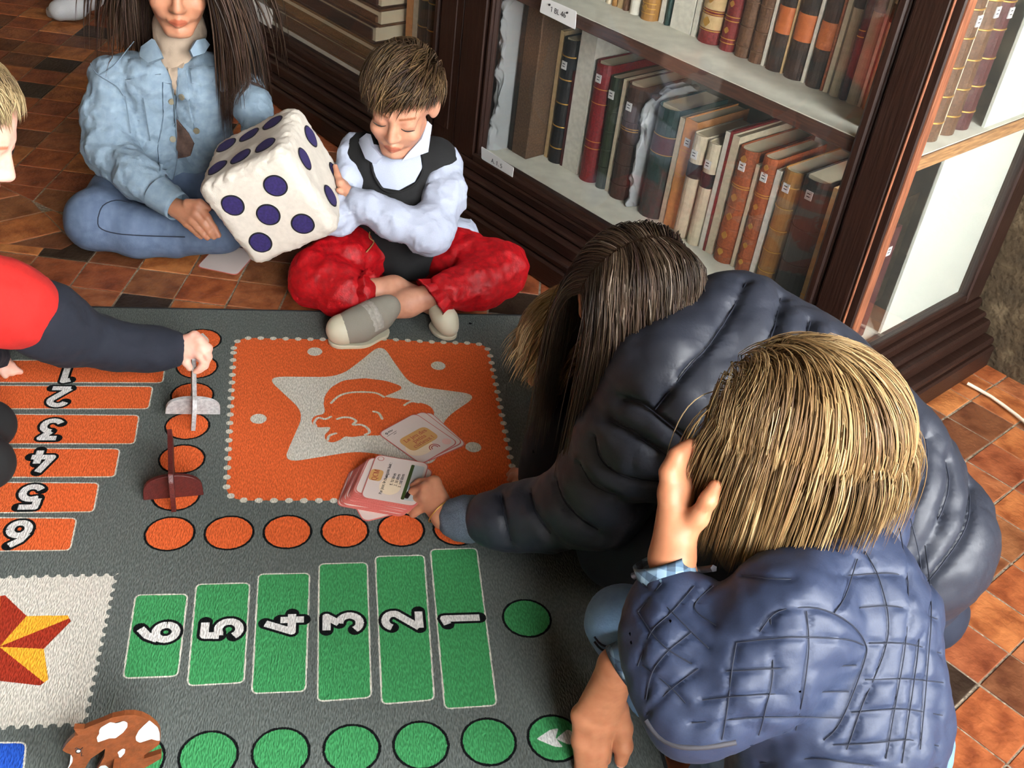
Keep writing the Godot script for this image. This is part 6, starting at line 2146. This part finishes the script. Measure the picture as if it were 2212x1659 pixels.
func die() -> void:
	var c := DIE.origin + (DIE.basis.x + DIE.basis.y + DIE.basis.z) * DIE_A * 0.5
	var o := thing("large_die", "large stuffed white cloth die with dark blue pips held between two children", "die", c)
	var nz := FastNoiseLite.new()
	nz.frequency = 9.0
	nz.seed = 3
	nz.fractal_octaves = 3
	var h := DIE_A * 0.5
	var m := MB.new()
	var shape := func(p: Vector3) -> Vector3:          # p on the unit cube
		var q := p
		var soft := Vector3(p.x, p.y, p.z).normalized() * 1.28
		var near_edge: float = 0.0
		var s := [absf(p.x), absf(p.y), absf(p.z)]
		s.sort()
		near_edge = s[1]
		q = p * h * (1.0 + 0.035 * (1.0 - s[1] * s[1]))
		# rounded edges and corners
		var r := 0.028
		var inner := q.clamp(Vector3.ONE * -(h - r), Vector3.ONE * (h - r))
		var d := q - inner
		if d.length() > 1e-6:
			q = inner + d.normalized() * minf(d.length(), r)
		var n := q.normalized()
		# gathered cloth along the seams
		var run := p.x + p.y * 1.7 + p.z * 2.3
		q += n * (0.0036 * nz.get_noise_3dv(q) + 0.0042 * smoothstep(0.55, 0.97, s[1]) * nz.get_noise_3d(q.x * 4.5, q.y * 4.5, q.z * 4.5))
		return q
	var N := 56
	for f in 6:
		var ax := f % 3
		var sg := 1.0 if f < 3 else -1.0
		var g := MB.new()
		g.grid(func(u, v):
			var p := Vector3.ZERO
			p[ax] = sg
			p[(ax + 1) % 3] = (u * 2 - 1) * sg
			p[(ax + 2) % 3] = v * 2 - 1
			return DIE.basis * shape.call(p), N, N)
		if g.n[N * N / 2].dot(DIE.basis[ax] * sg) < 0:
			g.flip()
		m.merge(g)
	put("cloth", m, grained("die_cloth", Color(0.76, 0.73, 0.68), 0.9, grey_tex(0.03, 81, 0.93, 1.0, 256, 3), Vector3.ONE * 8, mats.weave, 0.05), o)
	var blue := grained("pip_felt", Color(0.17, 0.12, 0.36), 0.95, mats.fine_tex, Vector3.ONE * 12, mats.weave, 0.05)
	var black := mat("pip_edge", Color(0.03, 0.03, 0.05), 0.9)
	# faces: front (x, z at y low), top (x, y at z low), right (y, z at x low); each pip at its place on the unit face
	var faces := [[1, 0, 2, [[-0.44, -0.42], [0.50, -0.42], [0.02, 0.03], [-0.44, 0.48], [0.50, 0.48]]], [2, 0, 1, [[-0.5, -0.45], [0.04, -0.45], [0.56, -0.45], [-0.5, 0.42], [0.04, 0.42], [0.56, 0.42]]], [0, 1, 2, [[-0.42, -0.42], [0.45, -0.42], [-0.42, 0.45], [0.45, 0.45]]]]
	for f in faces:
		for q in f[3]:
			var pip: Node = o
			for pass_ in [1, 0]:
				var pm := MB.new()
				var R := 0.225 if pass_ == 0 else 0.195
				pm.grid(func(u, v):
					var a: float = u * TAU
					var p := Vector3.ZERO
					p[f[0]] = -1.0
					p[f[1]] = q[0] + cos(a) * R * v
					p[f[2]] = q[1] + sin(a) * R * v
					var w: Vector3 = shape.call(p)
					return DIE.basis * (w + Vector3(1 if f[0] == 0 else 0, 1 if f[0] == 1 else 0, 1 if f[0] == 2 else 0) * -(0.0012 + 0.0008 * pass_)), 36, 4, true)
				if pm.n[40].dot(DIE.basis[f[0]]) > 0:
					pm.flip()
				pip = put("pip" if pass_ else "pip_rim", pm, blue if pass_ else black, pip)

# ---------- cards ----------
func card_poly(w: float, l: float) -> PackedVector2Array:
	return rounded(PackedVector2Array([Vector2(-w / 2, -l / 2), Vector2(w / 2, -l / 2), Vector2(w / 2, l / 2), Vector2(-w / 2, l / 2)]), 0.014)
const FLAT := Basis(Vector3(1, 0, 0), Vector3(0, 0, -1), Vector3(0, 1, 0))       # x, y of a sheet -> x, -z on the ground
func card(label: String, at: Vector3, turn: float, group: String, face := "") -> Node3D:
	var o := thing("game_card", label, "card", at, turn, group)
	var m := MB.new()
	m.prism(card_poly(0.104, 0.126), Transform3D(FLAT, Vector3.ZERO), 0.0, 0.0011)
	put("sheet", m, mats.card_edge, o)
	m = MB.new()
	m.prism(card_poly(0.1005, 0.1225), Transform3D(FLAT, Vector3(0, 0.0011, 0)), 0.0, 0.0002)
	var pf := put("printed_face", m, mats.card_face, o)
	if face == "":
		return o
	var y := 0.0015
	var field := func(poly: PackedVector2Array, mt: Material, called: String, dy := 0.0) -> void:
		var k := MB.new()
		k.prism(poly, Transform3D(FLAT, Vector3(0, y - 0.0003 + dy, 0)), 0.0, 0.0002)
		put(called, k, mt, pf)
	var box2 := func(x0, y0, x1, y1, r) -> PackedVector2Array:
		return rounded(PackedVector2Array([Vector2(x0, y0), Vector2(x1, y0), Vector2(x1, y1), Vector2(x0, y1)]), r)
	if face == "back":
		field.call(disc(Vector2(-0.018, -0.022), 0.030, 0.024), mats.card_pale, "tint")
		field.call(box2.call(-0.038, -0.026, 0.036, 0.020, 0.014), mats.card_yellow, "title_field", 0.0002)
		var x := Transform3D(FLAT, Vector3(0, y + 0.0002, 0))
		for l in [["Le jeu des", 0.008], ["petits", -0.004], ["curieux !", -0.016]]:
			textbox(l[0], 0.0125, mats.card_red, pf, x.translated_local(Vector3(0, l[1], 0.0)), "Droid Serif")
		var lg := MB.new()          # small black scrawl of a logo
		for l in [[[-0.042, 0.050], [-0.039, 0.053], [-0.036, 0.050], [-0.039, 0.047], [-0.041, 0.050]], [[-0.034, 0.049], [-0.032, 0.053], [-0.030, 0.049], [-0.028, 0.053], [-0.026, 0.049], [-0.022, 0.052]], [[-0.044, 0.043], [-0.018, 0.044]], [[-0.030, 0.039], [-0.022, 0.0395]]]:
			var lp := []
			for q in l: lp.append(Vector3(q[0], y, -q[1]))
			lg.tube(lp, 0.0007 if l.size() > 2 else 0.0004, 5)
		put("logo", lg, mats.ink, pf)
		field.call(disc(Vector2(0.036, -0.045), 0.0095, 0.0095), mats.card_pink, "tint")
		var sp := MB.new()
		for r in [0.011, 0.0065]:
			var pts := []
			for p in arc2(0.004, -0.044, r, r, -20, 180, 14):
				pts.append(Vector3(p.x, y, -p.y))
			sp.tube(pts, 0.0012, 5, true, 0.4)
		put("emblem", sp, mats.card_red, pf)
	else:
		field.call(box2.call(-0.050, -0.012, -0.026, 0.020, 0.008), mats.card_yellow, "title_field")
		var rot := Transform3D(FLAT * Basis(Vector3(0, 0, 1), PI / 2), Vector3(0, y, 0))
		textbox("QCM", 0.014, mats.card_red, pf, Transform3D(rot.basis, Vector3(-0.039, y, -0.004)))
		textbox("Par jour, le champion boit :", 0.0075, mats.ink, pf, Transform3D(rot.basis, Vector3(-0.019, y, 0.0)))
		for k in 3:
			textbox(["1. 12 litres", "2. 30 litres", "3. 100 litres"][k], 0.0075, mats.ink, pf, Transform3D(rot.basis, Vector3(-0.005 + k * 0.008, y, 0.0)))
		field.call(disc(Vector2(-0.006, -0.02), 0.02, 0.024), mats.card_pale, "tint")
		field.call(disc(Vector2(-0.040, 0.052), 0.0062, 0.0062), mats.card_red, "corner_badge")
		field.call(disc(Vector2(-0.040, 0.052), 0.0050, 0.0050), mats.card_face, "corner_badge", 0.0001)
		# photo printed at the end of the card: meadow, sky, dark cow
		field.call(box2.call(0.020, -0.050, 0.046, 0.050, 0.005), mats.print_sky, "photo_print")
		field.call(box2.call(0.020, -0.050, 0.0265, 0.050, 0.003), mats.print_grass, "photo_print", 0.0001)
		field.call(rounded(PackedVector2Array([Vector2(0.026, -0.045), Vector2(0.033, -0.046), Vector2(0.036, -0.030), Vector2(0.041, -0.012), Vector2(0.040, 0.004), Vector2(0.036, 0.002), Vector2(0.036, -0.008), Vector2(0.031, -0.020), Vector2(0.027, -0.028)]), 0.003), mats.print_cow, "photo_print", 0.0002)
	return o
func cards() -> void:
	mat("card_edge", Color(0.70, 0.36, 0.33), 0.7)
	mat("card_face", Color(0.78, 0.72, 0.69), 0.55)
	mat("card_yellow", Color(0.74, 0.56, 0.33), 0.6)
	mat("card_pale", Color(0.85, 0.77, 0.66), 0.6)
	mat("card_pink", Color(0.83, 0.66, 0.62), 0.6)
	mat("card_red", Color(0.60, 0.24, 0.20), 0.6)
	mat("print_sky", Color(0.66, 0.68, 0.68), 0.4)
	mat("print_grass", Color(0.20, 0.27, 0.11), 0.4)
	mat("print_cow", Color(0.10, 0.05, 0.045), 0.4)
	var up := deg_to_rad(40)
	card("white card under the title card beside the thick card stack, bottom one", Vector3(0.214, 0.0004, -1.676), up - 0.14, "loose cards on the orange picture")
	card("white card under the title card beside the thick card stack, middle one", Vector3(0.206, 0.0018, -1.676), up - 0.08, "loose cards on the orange picture")
	card("card with yellow title field lying on two loose cards", Vector3(0.194, 0.0032, -1.667), up, "loose cards on the orange picture", "back")
	var base := deg_to_rad(-16.5)
	# thick stack, its cards sliding towards the lower left
	card("white card sticking out below the thick card stack", Vector3(0.122, 0.0004, -1.500), base + 0.62, "cards in the thick stack")
	var names := ["lowest", "second", "third", "fourth", "fifth", "sixth", "seventh", "eighth", "ninth", "tenth", "eleventh", "twelfth", "thirteenth", "fourteenth", "fifteenth", "sixteenth", "seventeenth", "eighteenth", "nineteenth", "topmost"]
	for k in 20:
		var t := k / 19.0
		card("card in the thick stack under the adult hand, %s%s" % [names[k], "" if k in [0, 19] else " from the bottom"], Vector3(lerpf(0.106, 0.139, t) + rng.randf_range(-0.0015, 0.0015), 0.0018 + k * 0.00140, lerpf(-1.508, -1.513, t)), base + PI / 2 * 0 + rng.randf_range(-0.02, 0.02) + (0.10 if k == 3 else 0.0), "cards in the thick stack", "question" if k == 19 else "")
	for o in get_children():        # the stack lies with its long side across
		if o.has_meta("group") and o.get_meta("group") == "cards in the thick stack":
			o.basis = o.basis * Basis(Vector3.UP, PI / 2) if not o.get_meta("label").ends_with("topmost") else o.basis
	card("white card lying on the tiles under the die by the jeans", at_y(492, 560, -0.007), -0.35, "loose card under the die")

# ---------- slotted wooden animals ----------
func figure(called: String, label: String, x: Transform3D, outline: PackedVector2Array, thick: float, cross_at: Vector2, cross_w: float, cross_h: float, mt: Material) -> Node3D:
	var o := thing(called, label, "figurine", x.origin)
	o.basis = x.basis
	var m := MB.new()
	m.prism(outline, Transform3D(), -thick / 2, thick / 2, 0.0)
	put("animal_plate", m, mt, o)
	var p := PackedVector2Array()
	for k in 17:
		var a := PI * k / 16
		p.append(Vector2(cos(a) * cross_w * (1.0 if k in [0, 16] else 1.0), pow(sin(a), 0.55) * cross_h))
	m = MB.new()
	m.prism(p, Transform3D(Basis(Vector3(0, 0, 1), Vector3(0, 1, 0), Vector3(-1, 0, 0)), Vector3(cross_at.x, cross_at.y, 0)), -thick / 2, thick / 2, 0.0006)
	put("cross_stand", m, mt, o)
	return o
func figures() -> void:
	var brick := grained("painted_brick", Color(0.34, 0.11, 0.09), 0.5, mats.fine_tex, Vector3.ONE * 9, mats.relief, 0.05)
	var whitep := grained("painted_white", Color(0.72, 0.71, 0.70), 0.5, mats.fine_tex, Vector3.ONE * 9, mats.relief, 0.05)
	var brown := grained("painted_brown", Color(0.50, 0.27, 0.14), 0.4, mats.fine_tex, Vector3.ONE * 5, mats.relief, 0.04)
	var patchm := mat("painted_patch", Color(0.76, 0.82, 0.82), 0.45)
	# seen end on: plate along z; outline x runs away from the viewer
	var beast := PackedVector2Array([Vector2(0, 0), Vector2(0.014, 0), Vector2(0.018, 0.025), Vector2(0.030, 0.036), Vector2(0.062, 0.038), Vector2(0.074, 0.0), Vector2(0.092, 0.0), Vector2(0.100, 0.036), Vector2(0.120, 0.030), Vector2(0.136, 0.030), Vector2(0.144, 0.045), Vector2(0.138, 0.070), Vector2(0.126, 0.092), Vector2(0.112, 0.086), Vector2(0.085, 0.084), Vector2(0.040, 0.080), Vector2(0.012, 0.082), Vector2(0.002, 0.070), Vector2(-0.002, 0.035)])
	var away := Basis(Vector3(-0.12, 0, -0.993).normalized(), Vector3.UP, Vector3(-0.12, 0, -0.993).normalized().cross(Vector3.UP))
	figure("wooden_animal", "dark brick red wooden animal on crossed stand beside orange circles", Transform3D(away, Vector3(-0.2545, 0.0006, -1.462)), rounded(beast, 0.004), 0.008, Vector2(0.044, 0), 0.052, 0.052, brick)
	var horned := PackedVector2Array([Vector2(0, 0), Vector2(0.014, 0), Vector2(0.018, 0.025), Vector2(0.030, 0.034), Vector2(0.062, 0.036), Vector2(0.074, 0.0), Vector2(0.090, 0.0), Vector2(0.098, 0.034), Vector2(0.118, 0.030), Vector2(0.132, 0.034), Vector2(0.134, 0.060), Vector2(0.128, 0.098), Vector2(0.122, 0.098), Vector2(0.118, 0.080), Vector2(0.085, 0.078), Vector2(0.040, 0.074), Vector2(0.012, 0.076), Vector2(0.002, 0.064), Vector2(-0.002, 0.035)])
	var w := figure("wooden_animal", "white wooden animal on crossed stand held by the reaching child", Transform3D(Basis(Vector3.UP, -0.02) * away * Basis(Vector3(0, 0, 1), 0.16) * Basis(Vector3(1, 0, 0), 0.10), Vector3(-0.243, 0.002, -1.690)), rounded(horned, 0.004), 0.008, Vector2(0.048, 0.002), 0.052, 0.045, whitep)
	for q in [[-0.006, 0.010], [0.008, -0.006]]:
		var hm := MB.new()
		hm.tube([Vector3(0.124, 0.085, 0), Vector3(0.126, 0.104, q[0]), Vector3(0.124, 0.120, q[0] * 2.2)], [0.004, 0.0034, 0.002], 6)
		put("horn", hm, whitep, w)
	# cow with its broad side towards the viewer, on the plane z = -0.93
	var base := at_z(250, 1640, -0.93)
	var ori := Vector3(base.x, 0.0006, -0.93)
	var face := func(a: Array) -> PackedVector2Array:
		var o := PackedVector2Array()
		for q in a:
			var p := at_z(100 + q[0] / 7.373, 1500 + q[1] / 7.373, -0.93) - ori
			o.append(Vector2(p.x, p.y))
		return o
	var top: PackedVector2Array = face.call([[445, 505], [610, 510], [700, 470], [860, 410], [1050, 330], [1250, 290], [1400, 285], [1520, 310], [1640, 370], [1760, 470], [1810, 560], [1820, 700], [1800, 760], [1680, 850], [1510, 965], [1560, 985], [1700, 940], [1830, 900], [1835, 980], [1700, 1060], [1480, 1180]])
	var back: PackedVector2Array = face.call([[790, 1180], [870, 1060], [930, 950], [945, 825], [840, 900], [720, 980], [620, 1140], [560, 1330], [420, 1330], [330, 1172], [390, 1060], [430, 970], [390, 910], [330, 890], [265, 850], [330, 750], [400, 680], [460, 620], [520, 610], [480, 560]])
	var all := top.duplicate()
	all.append_array(PackedVector2Array([Vector2(top[-1].x + 0.004, 0.0), Vector2(top[-1].x - 0.018, 0.0), Vector2(top[-1].x - 0.022, 0.022), Vector2(back[0].x + 0.018, 0.022), Vector2(back[0].x + 0.014, 0.0), Vector2(back[0].x - 0.002, 0.0)]))
	all.append_array(back)
	var c := figure("wooden_animal", "brown wooden cow with white patches standing before the perforated star square", Transform3D(Basis.IDENTITY, ori), all, 0.008, Vector2(at_z(255, 1640, -0.93).x - ori.x, 0), 0.05, 0.050, brown)
	for q in [[[850, 530], [880, 480], [1020, 400], [1120, 415], [1240, 380], [1300, 410], [1300, 470], [1230, 560], [1110, 650], [1030, 645], [830, 715], [812, 640], [860, 570]], [[1650, 370], [1780, 480], [1808, 560], [1815, 690], [1770, 690], [1690, 660], [1500, 720], [1440, 690], [1430, 630], [1480, 530], [1560, 450]], [[1140, 880], [1220, 820], [1265, 830], [1255, 890], [1190, 960], [1165, 950], [1165, 910]], [[400, 915], [430, 970], [425, 1030], [350, 1150], [335, 1165], [385, 1060]], [[800, 1180], [870, 1095], [950, 1085], [1005, 1130], [1000, 1180], [900, 1260]]]:
		var pm := MB.new()
		pm.prism(rounded(face.call(q), 0.002), Transform3D(), 0.0042, 0.0048)
		put("painted_patch", pm, patchm, c.get_node("animal_plate"))
	var em := MB.new()
	for l in [[[470, 825], [490, 805], [525, 822], [560, 830], [590, 800]], [[485, 880], [480, 850], [510, 830], [555, 835], [565, 855], [540, 885], [500, 890], [485, 880]], [[575, 880], [568, 935], [600, 930]]]:
		var pts := []
		for p in face.call(l):
			pts.append(Vector3(p.x, p.y, 0.0045))
		em.tube(pts, 0.0006, 5)
	put("painted_eye", em, mats.ink, c.get_node("animal_plate"))
	var ey := MB.new()
	ey.prism(disc(face.call([[522, 860]])[0], 0.0023, 0.0023), Transform3D(), 0.004, 0.0046)
	put("painted_eye", ey, patchm, c.get_node("animal_plate"))

func game_pieces() -> void:
	die()
	cards()
	figures()
